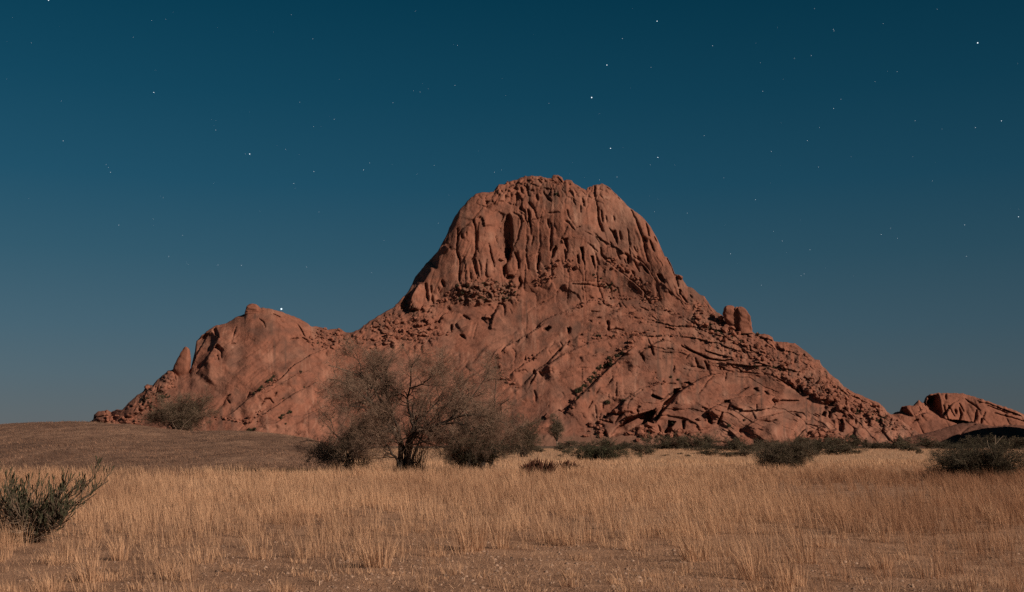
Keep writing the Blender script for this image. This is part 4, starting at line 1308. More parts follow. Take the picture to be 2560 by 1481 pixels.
def unit(a):
    return a / np.maximum(np.linalg.norm(a, axis=-1, keepdims=True), 1e-9)

def kids(r, Pp, Rr, k, t0, t1, l0, l1, a0, a1, trop=(0, 0, 0.15), wig=0.25, n=4, rr=0.6, rmin=0.003, end=0.45):
    Mn, npt, _ = Pp.shape
    ii = np.repeat(np.arange(Mn), k)
    m = len(ii)
    t_ = t0 + (t1 - t0) * r.random(m)
    f = t_ * (npt - 1)
    i0 = np.clip(np.floor(f).astype(int), 0, npt - 2)
    fr = (f - i0)[:, None]
    a_, b_ = Pp[ii, i0], Pp[ii, i0 + 1]
    pos = a_ + (b_ - a_) * fr
    tan = unit(b_ - a_)
    rad = Rr[ii, i0] * (1 - fr[:, 0]) + Rr[ii, i0 + 1] * fr[:, 0]
    pr = unit(np.cross(tan, r.normal(size=(m, 3))))
    an = np.radians(a0 + (a1 - a0) * r.random(m))[:, None]
    d = unit(np.cos(an) * tan + np.sin(an) * pr + np.array(trop))
    ln = (l0 + (l1 - l0) * r.random(m)) * (1.1 - 0.5 * t_)
    pts = np.zeros((m, n, 3))
    pts[:, 0] = pos
    for j in range(1, n):
        d = unit(d + wig * r.normal(size=(m, 3)) + 0.35 * np.array(trop))
        pts[:, j] = pts[:, j - 1] + d * (ln / (n - 1))[:, None]
    r0 = np.maximum(rad * rr, rmin)
    return pts, r0[:, None] * np.linspace(1, end, n)[None, :]

def tubes(sets, sides=3):
    vs_, fs_, off = [], [], 0
    for Pp, Rr in sets:
        m, n, _ = Pp.shape
        tan = np.gradient(Pp, axis=1)
        tan = unit(tan)
        ref = np.array([0.31, 0.52, 0.79])
        e1 = unit(np.cross(tan, ref))
        e2 = np.cross(tan, e1)
        an = np.arange(sides) * 2 * math.pi / sides
        ring = Pp[:, :, None, :] + Rr[:, :, None, None] * (np.cos(an)[None, None, :, None] * e1[:, :, None, :] + np.sin(an)[None, None, :, None] * e2[:, :, None, :])
        vs_.append(ring.reshape(-1, 3))
        idx = off + np.arange(m * n * sides).reshape(m, n, sides)
        nx = np.roll(idx, -1, axis=2)
        fs_.append(np.stack([idx[:, :-1], nx[:, :-1], nx[:, 1:], idx[:, 1:]], -1).reshape(-1, 4))
        off += m * n * sides
    return np.concatenate(vs_), np.concatenate(fs_)

def tube_obj(name, sets, material, parent, origin, sides=3):
    v_, f_ = tubes(sets, sides)
    me = mesh_np(name, v_ - origin, [f_], smooth=sides > 3)
    return link(name, me, parent, material)

def leaf_mesh(name, r, pts, size, long=1.0):
    """small two-triangle leaves about the given points"""
    n = len(pts)
    a_ = unit(r.normal(size=(n, 3)))
    b_ = unit(np.cross(a_, r.normal(size=(n, 3))))
    s_ = size * (0.6 + 0.8 * r.random((n, 1)))
    vs_ = np.stack([pts - a_ * s_ * long, pts + b_ * s_ * 0.5, pts + a_ * s_ * long, pts - b_ * s_ * 0.5], 1).reshape(-1, 3)
    q = np.arange(n * 4).reshape(n, 4)
    me = mesh_np(name, vs_, [q])
    fattr(me, 'tone', np.repeat(r.random(n), 4))
    fattr(me, 'red', np.zeros(n * 4))
    return me

M['leaf_dark'] = leafy_material('dark_scrub_leaf', (0.034, 0.031, 0.019), (0.105, 0.090, 0.054), 0.15)
M['leaf_olive'] = leafy_material('olive_leaf', (0.045, 0.040, 0.024), (0.13, 0.105, 0.064), 0.15)
M['leaf_green'] = leafy_material('green_leaf', (0.028, 0.032, 0.017), (0.085, 0.086, 0.046), 0.15)

def stems_to(r, base, targets, n=8, r0=0.05, r1=0.015, up=0.5, wig=0.05, spread=0.1):
    targets = np.asarray(targets, float)
    m = len(targets)
    b0 = base + r.normal(size=(m, 3)) * np.array([spread, spread, 0])
    d = np.linalg.norm(targets - b0, axis=1)[:, None]
    c1 = b0 + np.array([0, 0, 1.0]) * d * up + (targets - b0) * 0.15
    t_ = np.linspace(0, 1, n)[None, :, None]
    pts = (1 - t_) ** 2 * b0[:, None] + 2 * t_ * (1 - t_) * c1[:, None] + t_ ** 2 * targets[:, None]
    pts[:, 1:] += r.normal(size=(m, n - 1, 3)) * (wig * d)[:, None]
    return pts, np.repeat(np.linspace(r0, r1, n)[None], m, 0)

def ellipsoid_targets(r, n, rx, ry, z0, z1, low=0.0):
    res = []
    while len(res) < n:
        p_ = r.uniform(-1, 1, 3)
        if 0.15 < (p_ ** 2).sum() < 1 and p_[2] > -1 + low:
            res.append((p_[0] * rx, p_[1] * ry, (z0 + z1) / 2 + p_[2] * (z1 - z0) / 2))
    return np.array(res)

# ---- the large bare tree in the middle
YT = 62.0
def T3(txt, y0, y1):
    q = Z_tree(txt)
    ys_ = np.linspace(y0, y1, len(q)) ** 1.0
    return np.array([P(u, v, YT + y_) for (u, v), y_ in zip(q, ys_)])
def Z_tree(txt):
    r = []
    for w_ in txt.split():
        a_, b_ = w_.split(',')
        r.append((760 + float(a_) / 3.645, 820 + float(b_) / 3.645))
    return r
r_t = np.random.default_rng(101)
limb_data = [
    ('880,1330 870,1180 885,1060 830,970 740,820 640,700 540,620 430,520 330,480 230,470', 0, -1.2, 0.17, 0.025),
    ('890,1330 885,1150 880,1020 800,860 720,700 660,580 590,480 540,430 430,400 300,370 220,340', 0.2, 1.6, 0.13, 0.018),
    ('880,1330 850,1200 760,1090 735,1000 700,930 640,880', -0.2, -1.4, 0.09, 0.02),
    ('905,1330 920,1180 940,1080 1000,900 1010,880 1080,810 1140,760 1180,740 1230,640 1290,540', 0.3, 1.8, 0.13, 0.02),
    ('960,1330 930,1170 900,1050 850,900 800,760 740,560 745,450 770,330 800,270', 0.1, 0.9, 0.13, 0.018),
    ('970,1330 945,1150 950,1080 1000,960 1150,930 1260,880 1340,830 1440,790 1600,790 1750,830 1850,880', -0.1, -2.0, 0.14, 0.02),
    ('1000,900 960,760 940,640 970,550 980,480 960,400 1010,300 1060,250', 0.2, -0.6, 0.085, 0.014),
    ('970,550 1020,530 1090,520 1180,420 1240,330', 0.0, -1.4, 0.05, 0.012),
    ('830,970 700,900 600,780 520,720 420,720', -0.3, -2.2, 0.07, 0.014),
    ('640,700 560,560 520,400 500,300 480,230', -0.4, 0.6, 0.055, 0.012),
    ('740,560 690,430 640,330 620,240', 0.5, 1.5, 0.05, 0.012),
    ('940,1080 1040,1060 1160,1010 1300,1000 1420,1040', -0.2, -1.8, 0.05, 0.012),
    ('885,1060 760,1010 640,1000 560,1040', -0.2, -1.6, 0.045, 0.012),
    ('1340,830 1450,700 1560,600 1640,480 1700,380', -0.8, 0.4, 0.06, 0.012),
    ('1260,880 1400,860 1560,900 1680,960', -1.2, -2.4, 0.05, 0.012),
    ('540,620 440,640 340,620 240,600', -1.0, -1.8, 0.04, 0.01),
    ('960,1330 990,1200 1040,1050 1080,950 1200,800 1350,640 1420,480', 0.6, 2.4, 0.08, 0.014)]
tb = P(1010, 1183, YT)
tb[2] = 0
tree = empty('bare_tree', tb)
tag(tree, 'large bare spreading tree with dark forked stems in the middle of the plain', 'tree')
limbs = []
for txt, y0, y1, ra, rb_ in limb_data:
    p_ = resample(T3(txt, y0, y1), 14)
    p_[1:-1] += r_t.normal(size=(12, 3)) * np.array([0.03, 0.05, 0.03])
    limbs.append((p_[None], np.linspace(ra, rb_, 14)[None]))
for k, (p_, rad) in enumerate(limbs):
    nm = 'trunk' if k in (0, 3, 4, 5) else 'limb'
    tube_obj(nm, [(p_, rad)], M['bark'] if k not in (1, 10) else M['pale_bark'], tree, tb, sides=7)
LP = np.concatenate([a for a, b_ in limbs])
LR = np.concatenate([b_ for a, b_ in limbs])
l1 = kids(r_t, LP, LR, 17, 0.24, 1.0, 0.8, 2.1, 25, 80, (0, 0, 0.04), 0.22, 6, 0.55, 0.010)
l2 = kids(r_t, *l1, 7, 0.2, 1.0, 0.45, 1.05, 25, 70, (0, 0, 0.05), 0.28, 5, 0.6, 0.006)
l3 = kids(r_t, *l2, 7, 0.15, 1.0, 0.25, 0.65, 25, 80, (0, 0, -0.02), 0.36, 3, 0.65, 0.0056)
l4 = kids(r_t, *l3, 2, 0.2, 1.0, 0.14, 0.36, 30, 80, (0, 0, -0.03), 0.25, 2, 0.8, 0.0048)
tube_obj('branches', [l1], M['bark'], tree, tb, 4)['kind'] = 'stuff'
sel = r_t.random(len(l2[0])) < 0.24
tube_obj('pale_twigs', [(l2[0][sel], l2[1][sel])], M['pale_twig'], tree, tb, 3)['kind'] = 'stuff'
o = tube_obj('crown', [(l2[0][~sel], l2[1][~sel]), l3, l4], M['twig'], tree, tb, 3)
o['kind'] = 'stuff'

def bush(name, label, cat, u, v, Y, rx, ry, h, seed, stems=9, k=(8, 7, 5), tw='twig', st='bark', leaf=None, nleaf=0, leaf_size=0.03, r0=0.05, lows=0.25, z0=0.15,
         trunk_h=0.0, up=0.35, lens=(0.5, 0.3, 0.17), trop=0.08, wig=0.28, group=None, tmin=0.004, sunk=0.0, base=None, obj=True):
    r = np.random.default_rng(seed)
    b0 = np.zeros(3)
    tg = ellipsoid_targets(r, stems, rx * 0.8, ry * 0.8, h * z0, h * 0.92, lows)
    bs = b0 + np.array([0, 0, trunk_h])
    s0 = stems_to(r, bs, tg, 9, r0 * 0.7, r0 * 0.22, up, 0.035, 0.12 * rx if trunk_h == 0 else 0.03)
    sc = max(rx, h)
    a1 = kids(r, *s0, k[0], 0.3, 1.0, lens[0] * sc * 0.6, lens[0] * sc, 20, 65, (0, 0, trop), wig * 0.8, 5, 0.6, tmin * 1.8)
    a2 = kids(r, *a1, k[1], 0.2, 1.0, lens[1] * sc * 0.6, lens[1] * sc, 25, 70, (0, 0, trop), wig * 1.15, 3, 0.65, tmin * 1.3)
    a3 = kids(r, *a2, k[2], 0.15, 1.0, lens[2] * sc * 0.6, lens[2] * sc, 25, 75, (0, 0, trop), wig, 2, 0.75, tmin * 1.05)
    for a_ in (s0, a1, a2, a3):
        np.maximum(a_[0][:, :, 2], 0.02, out=a_[0][:, :, 2])
    parts = {}
    big_s = [s0]
    if trunk_h > 0:
        tp = np.array([[[0, 0, -0.1], [0.02 * rx, 0, trunk_h * 0.5], [0, 0, trunk_h * 1.02]]])
        big_s_t = (resample(tp[0], 5)[None], np.linspace(r0, r0 * 0.75, 5)[None])
        v_, f_ = tubes([big_s_t], 7)
        parts['trunk'] = (mesh_np('trunk', v_, [f_], smooth=True), M['pale_bark'] if st == 'pale_bark' else M[st])
    v_, f_ = tubes(big_s, 5)
    parts['stems'] = (mesh_np('stems', v_, [f_], smooth=True), M[st])
    v_, f_ = tubes([a1, a2, a3], 3)
    parts['crown'] = (mesh_np('crown', v_, [f_]), M[tw])
    if nleaf:
        pool = np.concatenate([a2[0].reshape(-1, 3), a3[0].reshape(-1, 3), a3[0][:, 1:].reshape(-1, 3)])
        pick = pool[r.integers(0, len(pool), nleaf)] + r.normal(size=(nleaf, 3)) * leaf_size
        parts['foliage'] = (leaf_mesh('foliage', r, pick, leaf_size), M[leaf])
    for nm, (me, ma) in parts.items():
        me.materials.append(ma)
    return {nm: me for nm, (me, ma) in parts.items()}

def plant(name, parts, loc, label, cat, group=None, scale=(1, 1, 1), rz=0.0):
    e = empty(name, loc)
    e.scale = scale
    e.rotation_euler = (0, 0, rz)
    tag(e, label, cat, group)
    for nm, me in parts.items():
        o = link(nm, me, parent=e)
        if nm in ('crown', 'foliage', 'stems'):
            o['kind'] = 'stuff'
    return e

def foot(u, Y, dz=-0.03):
    x = (u - UH) / F * Y
    return (x, Y, float(land(np.array([x]), np.array([Y]))[0]) + dz)

suck = []
for k in range(46):
    a_ = 985 + 110 * r_t.random()
    suck.append(resample(np.array([P(760 + a_ / 3.645, 820 + 1325 / 3.645, YT + 0.3), P(760 + (a_ + 20 * r_t.normal()) / 3.645, 820 + 1180 / 3.645, YT + 0.3 * r_t.normal()),
                                   P(760 + (a_ + 45 + 70 * r_t.normal()) / 3.645, 820 + (1090 - 150 * r_t.random()) / 3.645, YT + 0.6 * r_t.normal())]), 6))
suck = np.array(suck)
o = tube_obj('suckers', [(suck, np.repeat(np.linspace(0.016, 0.006, 6)[None], len(suck), 0))], M['olive_twig'], tree, tb, 4)
o['kind'] = 'stuff'

# twiggy tree right behind the large one
pt2 = bush('t', '', '', 0, 0, 0, 4.1, 3.0, 6.3, 202, stems=17, k=(9, 8, 6), tw='twig', st='bark', r0=0.10, lows=0.5, z0=0.28, up=0.25, lens=(0.26, 0.16, 0.085), trop=0.02, tmin=0.0050)
plant('twiggy_tree', pt2, foot(1186, 68), 'fine twiggy bare tree close behind the right of the large bare tree', 'tree')
p3 = bush('b', '', '', 0, 0, 0, 3.9, 2.4, 4.4, 203, stems=24, k=(9, 8, 7), tw='warm_twig', st='bark', leaf='leaf_olive', nleaf=2500, leaf_size=0.026, r0=0.06, lows=0.0, z0=0.06, lens=(0.30, 0.18, 0.10), tmin=0.0046)
e = plant('thorn_bush', p3, foot(874, 67), 'brown thorn bush at the left foot of the large bare tree', 'bush')
dead = [np.array([P(u, v, 66.0) for u, v in Z_tree(t_)]) for t_ in ('20,1015 80,1030 130,1060 170,1130 240,1140 300,1200 370,1290 400,1390', '170,1130 130,1070 125,1000', '240,1120 290,1050 310,1000', '370,1290 360,1200 380,1120')]
for d_ in dead:
    loc = np.array(e.location)
    tube_obj('dead_branch', [(resample(d_, 9)[None], np.linspace(0.012, 0.026, 9)[None])], M['pale_twig'], e, loc, 5)
p4 = bush('b', '', '', 0, 0, 0, 3.2, 2.2, 3.3, 204, stems=26, k=(9, 9, 7), tw='dark_twig', st='bark', leaf='leaf_dark', nleaf=5000, leaf_size=0.028, r0=0.07, lows=0.2, z0=0.15, lens=(0.26, 0.16, 0.09), tmin=0.0046)
plant('dense_bush', p4, foot(1184, 64), 'dense dark bush under the right side of the large bare tree', 'bush')
p5 = bush('b', '', '', 0, 0, 0, 2.9, 2.2, 7.4, 205, stems=18, k=(8, 7, 5), tw='olive_twig', st='bark', leaf='leaf_olive', nleaf=3500, leaf_size=0.05, r0=0.09, lows=0.0, z0=0.1, lens=(0.25, 0.16, 0.1), tmin=0.009)
plant('tall_shrub', p5, foot(1306, 148), 'tall brown shrub just right of the large bare tree', 'shrub')
p6 = bush('b', '', '', 0, 0, 0, 5.2, 3.8, 12.0, 206, stems=13, k=(7, 7, 6), tw='olive_twig', st='bark', leaf='leaf_olive', nleaf=1800, leaf_size=0.10, r0=0.22, lows=0.0, z0=0.36, trunk_h=2.6, up=0.25, lens=(0.2, 0.12, 0.07), tmin=0.018)
p6['trunk'].materials.clear()
p6['trunk'].materials.append(M['pale_bark'])
plant('small_tree', p6, foot(1392, 345), 'small tree with a pale bent trunk before the mountain foot', 'tree')
p7 = bush('b', '', '', 0, 0, 0, 6.0, 2.4, 1.35, 207, stems=44, k=(8, 7, 5), tw='dark_twig', st='dark_twig', leaf='leaf_green', nleaf=9000, leaf_size=0.05, r0=0.03, lows=0.0, z0=0.05, up=0.3, lens=(0.12, 0.08, 0.05), tmin=0.006)
plant('flat_bush', p7, foot(1495, 118), 'low flat dark green bush spread wide on the pale grass', 'bush')
p10 = bush('b', '', '', 0, 0, 0, 3.6, 2.2, 1.9, 210, stems=34, k=(10, 8, 5), tw='olive_twig', st='bark', leaf='leaf_dark', nleaf=6500, leaf_size=0.035, r0=0.035, lows=0.0, z0=0.12, up=0.35, lens=(0.26, 0.15, 0.1), trop=0.12)
plant('spiny_bush', p10, foot(1962, 75), 'broad spiny olive bush alone in the grass before the mountain foot', 'bush')
p11 = bush('b', '', '', 0, 0, 0, 3.5, 2.3, 1.85, 211, stems=36, k=(10, 8, 6), tw='dark_twig', st='olive_twig', leaf='leaf_dark', nleaf=7000, leaf_size=0.03, r0=0.04, lows=0.0, z0=0.1, up=0.35, lens=(0.28, 0.17, 0.1), trop=0.06)
e = plant('thorny_bush', p11, foot(2455, 51), 'dark thorny bush at the right edge with bare sticks rising from it', 'bush')
for pts_ in ('2480,1180 2484,1140 2490,1110 2488,1088', '2490,1110 2502,1096 2508,1090', '2484,1140 2470,1115 2468,1100', '2530,1170 2520,1130 2524,1105'):
    q_ = [tuple(float(c) for c in w_.split(',')) for w_ in pts_.split()]
    d_ = np.array([P(u, v, 50.0) for u, v in q_])
    tube_obj('dead_stick', [(resample(d_, 7)[None], np.linspace(0.016, 0.007, 7)[None])], M['pale_twig'], e, np.array(e.location), 4)
p13 = bush('b', '', '', 0, 0, 0, 7.2, 4.0, 6.4, 213, stems=34, k=(8, 8, 6), tw='warm_twig', st='bark', leaf='leaf_olive', nleaf=9000, leaf_size=0.06, r0=0.10, lows=0.0, z0=0.08, lens=(0.3, 0.18, 0.1), tmin=0.008)
e = plant('bare_bush', p13, foot(440, 146, -0.4), 'bare brown bush with a pale forked branch behind the grassy rise', 'bush')
for pts_ in ('446,1082 436,1066 431,1056', '431,1056 440,1050 452,1050', '452,1076 462,1060 457,1050', '462,1060 478,1046 488,1036'):
    q_ = [tuple(float(c) for c in w_.split(',')) for w_ in pts_.split()]
    d_ = np.array([P(u, v, 141.0) for u, v in q_])
    tube_obj('dead_branch', [(resample(d_, 6)[None], np.linspace(0.045, 0.022, 6)[None])], M['grey_twig'], e, np.array(e.location), 4)

# ---- finger-stemmed plants: upright fleshy fingers from one root
def finger_plant(seed, n, rx, ry, h, rad, lean=0.45, n2=3):
    r = np.random.default_rng(seed)
    a_ = r.random(n) * 6.283
    q_ = np.sqrt(r.random(n))
    base = np.stack([rx * 0.55 * q_ * np.cos(a_), ry * 0.55 * q_ * np.sin(a_), np.zeros(n) - 0.02], -1)
    hh = h * (0.55 + 0.45 * r.random(n)) * (1.05 - 0.45 * q_ ** 2)
    tip = base + np.stack([rx * lean * q_ * np.cos(a_), ry * lean * q_ * np.sin(a_), hh], -1) + r.normal(size=(n, 3)) * np.array([0.03, 0.03, 0]) * h
    mid = 0.5 * (base + tip) + r.normal(size=(n, 3)) * 0.03 * h
    pts = np.stack([base, 0.5 * (base + mid), mid, 0.5 * (mid + tip), tip], 1)
    rads = rad * (0.7 + 0.6 * r.random((n, 1))) * np.array([[0.9, 1.0, 1.05, 1.0, 0.45]])
    return [(pts, rads)]
M['dark_tip'] = plain_material('dark_green_tip', (0.030, 0.031, 0.018), (0.070, 0.066, 0.038), 6.0)
M['red_stem'] = plain_material('red_brown_stem', (0.040, 0.015, 0.010), (0.085, 0.032, 0.020), 14.0)
M['green_stem'] = plain_material('grey_green_stem', (0.056, 0.046, 0.031), (0.125, 0.098, 0.068), 5.0)
for u, Y, n_, rx, h_, sd, lb in ((1346, 57.5, 190, 1.05, 1.0, 301, 'dark red-brown finger-stemmed succulent in the grass right of the large tree'),
                                 (1416, 71, 130, 1.2, 0.72, 302, 'smaller flatter finger-stemmed succulent behind the dark red-brown one')):
    e = empty('succulent', foot(u, Y))
    tag(e, lb, 'succulent', 'finger-stemmed succulents in the grass')
    v_, f_ = tubes(finger_plant(sd, n_, rx, 0.8, h_, 0.028), 5)
    o = link('stems', mesh_np('stems', v_, [f_], smooth=True), e, M['red_stem'])
    o['kind'] = 'stuff'

# ---- the grey-green bush in the left foreground
r_f = np.random.default_rng(330)
fb = np.array(foot(58, 19.0))
fbush = empty('stick_bush', fb)
tag(fbush, 'grey-green stick bush with upright tips in the left foreground', 'bush')
tgt = []
for ut, vt_, dy in ((-60, 1215, 0), (-20, 1190, 0.2), (15, 1200, -0.3), (40, 1215, 0.3), (75, 1230, 0.0), (105, 1235, -0.3), (135, 1240, 0.3), (160, 1215, 0), (185, 1195, 0.2), (215, 1190, -0.2), (240, 1195, 0.1),
                    (262, 1205, 0), (235, 1232, -0.3), (205, 1262, -0.4), (170, 1300, -0.4), (150, 1318, -0.5), (120, 1300, 0.4), (-70, 1270, 0.3), (-90, 1300, 0), (60, 1280, 0.5), (100, 1265, 0.6), (30, 1260, -0.5), (0, 1240, 0.6)):
    tgt.append(P(ut, vt_, 19.0 + dy) - fb)
s0 = stems_to(r_f, np.array([0, 0, 0.02]), tgt, 9, 0.020, 0.008, 0.05, 0.02, 0.05)
np.maximum(s0[0][:, :, 2], 0.03, out=s0[0][:, :, 2])
a1 = kids(r_f, *s0, 8, 0.35, 1.0, 0.22, 0.50, 18, 50, (0.05, 0, 0.34), 0.14, 5, 0.8, 0.0072)
a2 = kids(r_f, *a1, 4, 0.25, 1.0, 0.12, 0.30, 18, 50, (0.04, 0, 0.42), 0.12, 4, 0.85, 0.0062)
low_t = kids(r_f, s0[0], s0[1], 38, 0.10, 0.95, 0.2, 0.55, 25, 90, (0, 0, 0.05), 0.3, 5, 0.4, 0.0036)
tips = kids(r_f, a2[0], a2[1], 2, 0.45, 1.0, 0.06, 0.13, 8, 30, (0.02, 0, 0.5), 0.06, 3, 1.2, 0.0085, 0.7)
for a_ in (a1, a2, low_t, tips):
    np.maximum(a_[0][:, :, 2], 0.01, out=a_[0][:, :, 2])
o = tube_obj('stems', [s0], M['olive_twig'], fbush, np.zeros(3), 6)
o['kind'] = 'stuff'
o = tube_obj('sticks', [a1], M['grey_twig'], fbush, np.zeros(3), 4)
o['kind'] = 'stuff'
o = tube_obj('shoots', [a2], M['green_stem'], fbush, np.zeros(3), 4)
o['kind'] = 'stuff'
o = tube_obj('tips', [tips], M['dark_tip'], fbush, np.zeros(3), 4)
o['kind'] = 'stuff'
o = tube_obj('dry_twigs', [low_t], M['grey_twig'], fbush, np.zeros(3), 3)
o['kind'] = 'stuff'
o = tube_obj('dead_branch', [(resample(np.array([P(u, v, 18.8) - fb for u, v in ((30, 1330), (42, 1333), (65, 1329))]), 6)[None], np.full((1, 6), 0.014))], M['pale_twig'], fbush, np.zeros(3), 6)

# ---- scrub along the foot of the mountain
SB = [bush('b', '', '', 0, 0, 0, 1.0, 0.9, 0.8 + 0.12 * i, 400 + i, stems=9, k=(7, 6, 3), tw='dark_twig' if i % 2 else 'olive_twig', st='dark_twig', leaf=['leaf_dark', 'leaf_olive', 'leaf_dark', 'leaf_olive', 'leaf_green', 'leaf_dark'][i],
           nleaf=800, leaf_size=0.034, r0=0.03, lows=0.0, z0=0.05, up=0.25, lens=(0.48, 0.30, 0.16), tmin=0.0055) for i in range(6)]
scrub = []
# u, base v, half width px, height px
for q_ in ((1276, 1137, 20, 34), (1345, 1131, 16, 12), (1425, 1128, 34, 24), (1470, 1127, 36, 26), (1520, 1126, 40, 34), (1555, 1125, 34, 30), (1612, 1137, 42, 30), (1650, 1124, 40, 32), (1690, 1124, 38, 30),
           (1735, 1127, 42, 36), (1762, 1126, 36, 46), (1800, 1128, 44, 30), (1840, 1128, 48, 30), (1880, 1130, 40, 34), (1915, 1128, 36, 36), (1950, 1127, 42, 32), (1990, 1134, 46, 36), (2040, 1136, 56, 42), (2090, 1137, 52, 40),
           (2128, 1135, 40, 24), (2075, 1124, 50, 34), (2140, 1123, 40, 34), (2180, 1122, 44, 36), (2215, 1122, 34, 30), (2252, 1124, 40, 28), (2275, 1128, 34, 22), (2293, 1135, 14, 17), (2320, 1121, 36, 30), (2355, 1121, 34, 26),
           (2390, 1122, 40, 30), (2540, 1123, 44, 36), (2500, 1124, 40, 40), (2570, 1126, 40, 30), (1770, 1139, 40, 18), (1700, 1136, 16, 8), (1665, 1140, 10, 6), (1720, 1141, 12, 7), (1415, 1132, 18, 10), (1325, 1130, 26, 20), (1250, 1130, 30, 30),
           (1820, 1142, 38, 18), (1860, 1141, 36, 16), (2440, 1122, 40, 34), (1590, 1121, 36, 22), (2010, 1121, 44, 28)):
    scrub.append(q_)
zones = ((1350, 'beside the tall brown shrub'), (1452, 'around the small pale-trunked tree'), (1580, 'behind the low flat green bush'), (1715, 'below the black cave in the mountain foot'),
         (1860, 'below the streaked rock mound'), (2000, 'close behind the broad spiny olive bush'), (2110, 'just right of the broad spiny olive bush'),
         (2262, 'around the two thin trees'), (2420, 'left of the dark thorny bush'), (9999, 'behind the dark thorny bush at the right edge'))
ordn = ['first', 'second', 'third', 'fourth', 'fifth', 'sixth', 'seventh', 'eighth', 'ninth', 'tenth']
special, cnt = {}, {}
for k in sorted(range(len(scrub)), key=lambda k: scrub[k][0]):
    zn = next(z_ for lim, z_ in zones if scrub[k][0] < lim)
    special[k] = ordn[cnt.get(zn, 0)] + ' dark scrub bush from the left ' + zn
    cnt[zn] = cnt.get(zn, 0) + 1
special[26] = 'tiny round dark bush standing alone on the pale far grass'
rs = np.random.default_rng(9)
for k, (u, v, hw, hp) in enumerate(scrub):
    Y = min(CZ * F / (v - VH), 430)
    parts = SB[k % 6]
    hgt = hp * Y / F
    wid = hw * Y / F
    nat_h = 0.8 + 0.12 * (k % 6)
    plant('scrub_bush', parts, foot(u, Y, -0.05), special.get(k, 'dark scrub bush in the long row along the mountain foot'), 'bush', 'scrub along the mountain foot',
          (wid * rs.uniform(1.1, 1.7), wid * 1.2, hgt / nat_h * rs.uniform(0.6, 1.25)), rs.uniform(0, 6.28))
ST = bush('b', '', '', 0, 0, 0, 3.0, 2.5, 6.0, 420, stems=9, k=(7, 7, 5), tw='olive_twig', st='bark', leaf='leaf_dark', nleaf=1800, leaf_size=0.08, r0=0.14, lows=0.0, z0=0.4, trunk_h=1.8, up=0.25, lens=(0.22, 0.14, 0.08), tmin=0.014)
ST['trunk'].materials.clear()
ST['trunk'].materials.append(M['pale_bark'])
for (u, v, hp), lb in zip(((2168, 1131, 40), (2246, 1124, 44)), ('small thin tree in the scrub row, nearer the mountain', 'small thin pale-trunked tree in the scrub row, nearer the right outcrops')):
    Y = min(CZ * F / (v - VH), 420)
    k_ = hp * Y / F / 6.0
    plant('thin_tree', ST, foot(u, Y), lb, 'tree', 'thin trees in the scrub row', (k_ * 0.8, k_ * 0.8, k_), u)

# ---- shrubs in the cracks of the mountain
CS = [bush('b', '', '', 0, 0, 0, 1.0, 0.9, 1.0, 440 + i, stems=6, k=(5, 4, 2), tw='dark_twig', st='dark_twig', leaf='leaf_green' if i % 2 else 'leaf_dark', nleaf=420, leaf_size=0.10, r0=0.03, lows=0.0, z0=0.08, lens=(0.4, 0.25, 0.15), tmin=0.012) for i in range(3)]
rc = np.random.default_rng(77)
cr_pts = []
cr_pts += [tuple(p_) + (rc.uniform(4, 8.5), 'in the long dark diagonal crack of the lower slabs') for p_ in along(rc, Z(5, '1250,1200 1400,1020 1550,870 1650,760 1780,660 1850,590 2000,520'), 44, 3.2)]
cr_pts += [tuple(p_) + (rc.uniform(3.5, 7.5), 'in the gully between lower hill and mountain') for p_ in along(rc, Z(12, '820,420 900,360 1000,300 1080,240 1200,110'), 13, 2.0)]
cr_pts += [tuple(p_) + (rc.uniform(4, 7), 'on the short arched ledge left of the large tree') for p_ in along(rc, Z(12, '1260,800 1350,720 1480,680'), 7, 1.5)]
cr_pts += [tuple(p_) + (rc.uniform(6, 9), 'at the very foot of the left slabs above the rise') for p_ in along(rc, Z(12, '760,1000 880,960'), 5, 2)]
cr_pts += [tuple(p_) + (rc.uniform(3, 6), 'beside the boulders left of the lower hill') for p_ in along(rc, Z(10, '1150,850 1270,800 1270,900 1150,800'), 9, 3)]
cr_pts += [tuple(p_) + (rc.uniform(3, 6), 'around the foot of the lower hill behind the bare bush') for p_ in along(rc, Z(10, '800,1080 950,1000 1400,1020 1580,950'), 9, 4)]
cr_pts += [tuple(p_) + (rc.uniform(2.5, 5.5), 'in the rubble bench under the left dome') for p_ in in_quad(rc, Z(3, '1150,560 1600,470 2000,560 2100,680 1900,830 1500,850 1150,800'), 34)]
cr_pts += [tuple(p_) + (rc.uniform(2.5, 5), 'on the boulder slope right of the dome') for p_ in in_quad(rc, Z(6, '600,60 900,40 1300,300 1700,480 1900,620 1700,600 1300,420 900,220'), 30)]
cr_pts += [tuple(p_) + (rc.uniform(2.5, 5), 'along the thin ledges of the right slope') for p_ in along(rc, Z(6, '1500,820 1750,850 2000,860 2300,900'), 12, 4)]
cr_pts += [tuple(p_) + (rc.uniform(2.5, 5), 'under the middle of the dome') for p_ in along(rc, Z(4, '900,400 1100,560 1250,640'), 12, 5)]
cr_pts += [tuple(p_) + (rc.uniform(3, 5), 'along the top edge of the biggest slab') for p_ in along(rc, Z(5, '1500,240 1650,270 1850,250'), 9, 2)]
cr_pts += [tuple(p_) + (rc.uniform(2.5, 6), 'in the boulder field of the lower right flank') for p_ in along(rc, Z(9, '150,330 300,420 480,500 760,600'), 18, 6)]
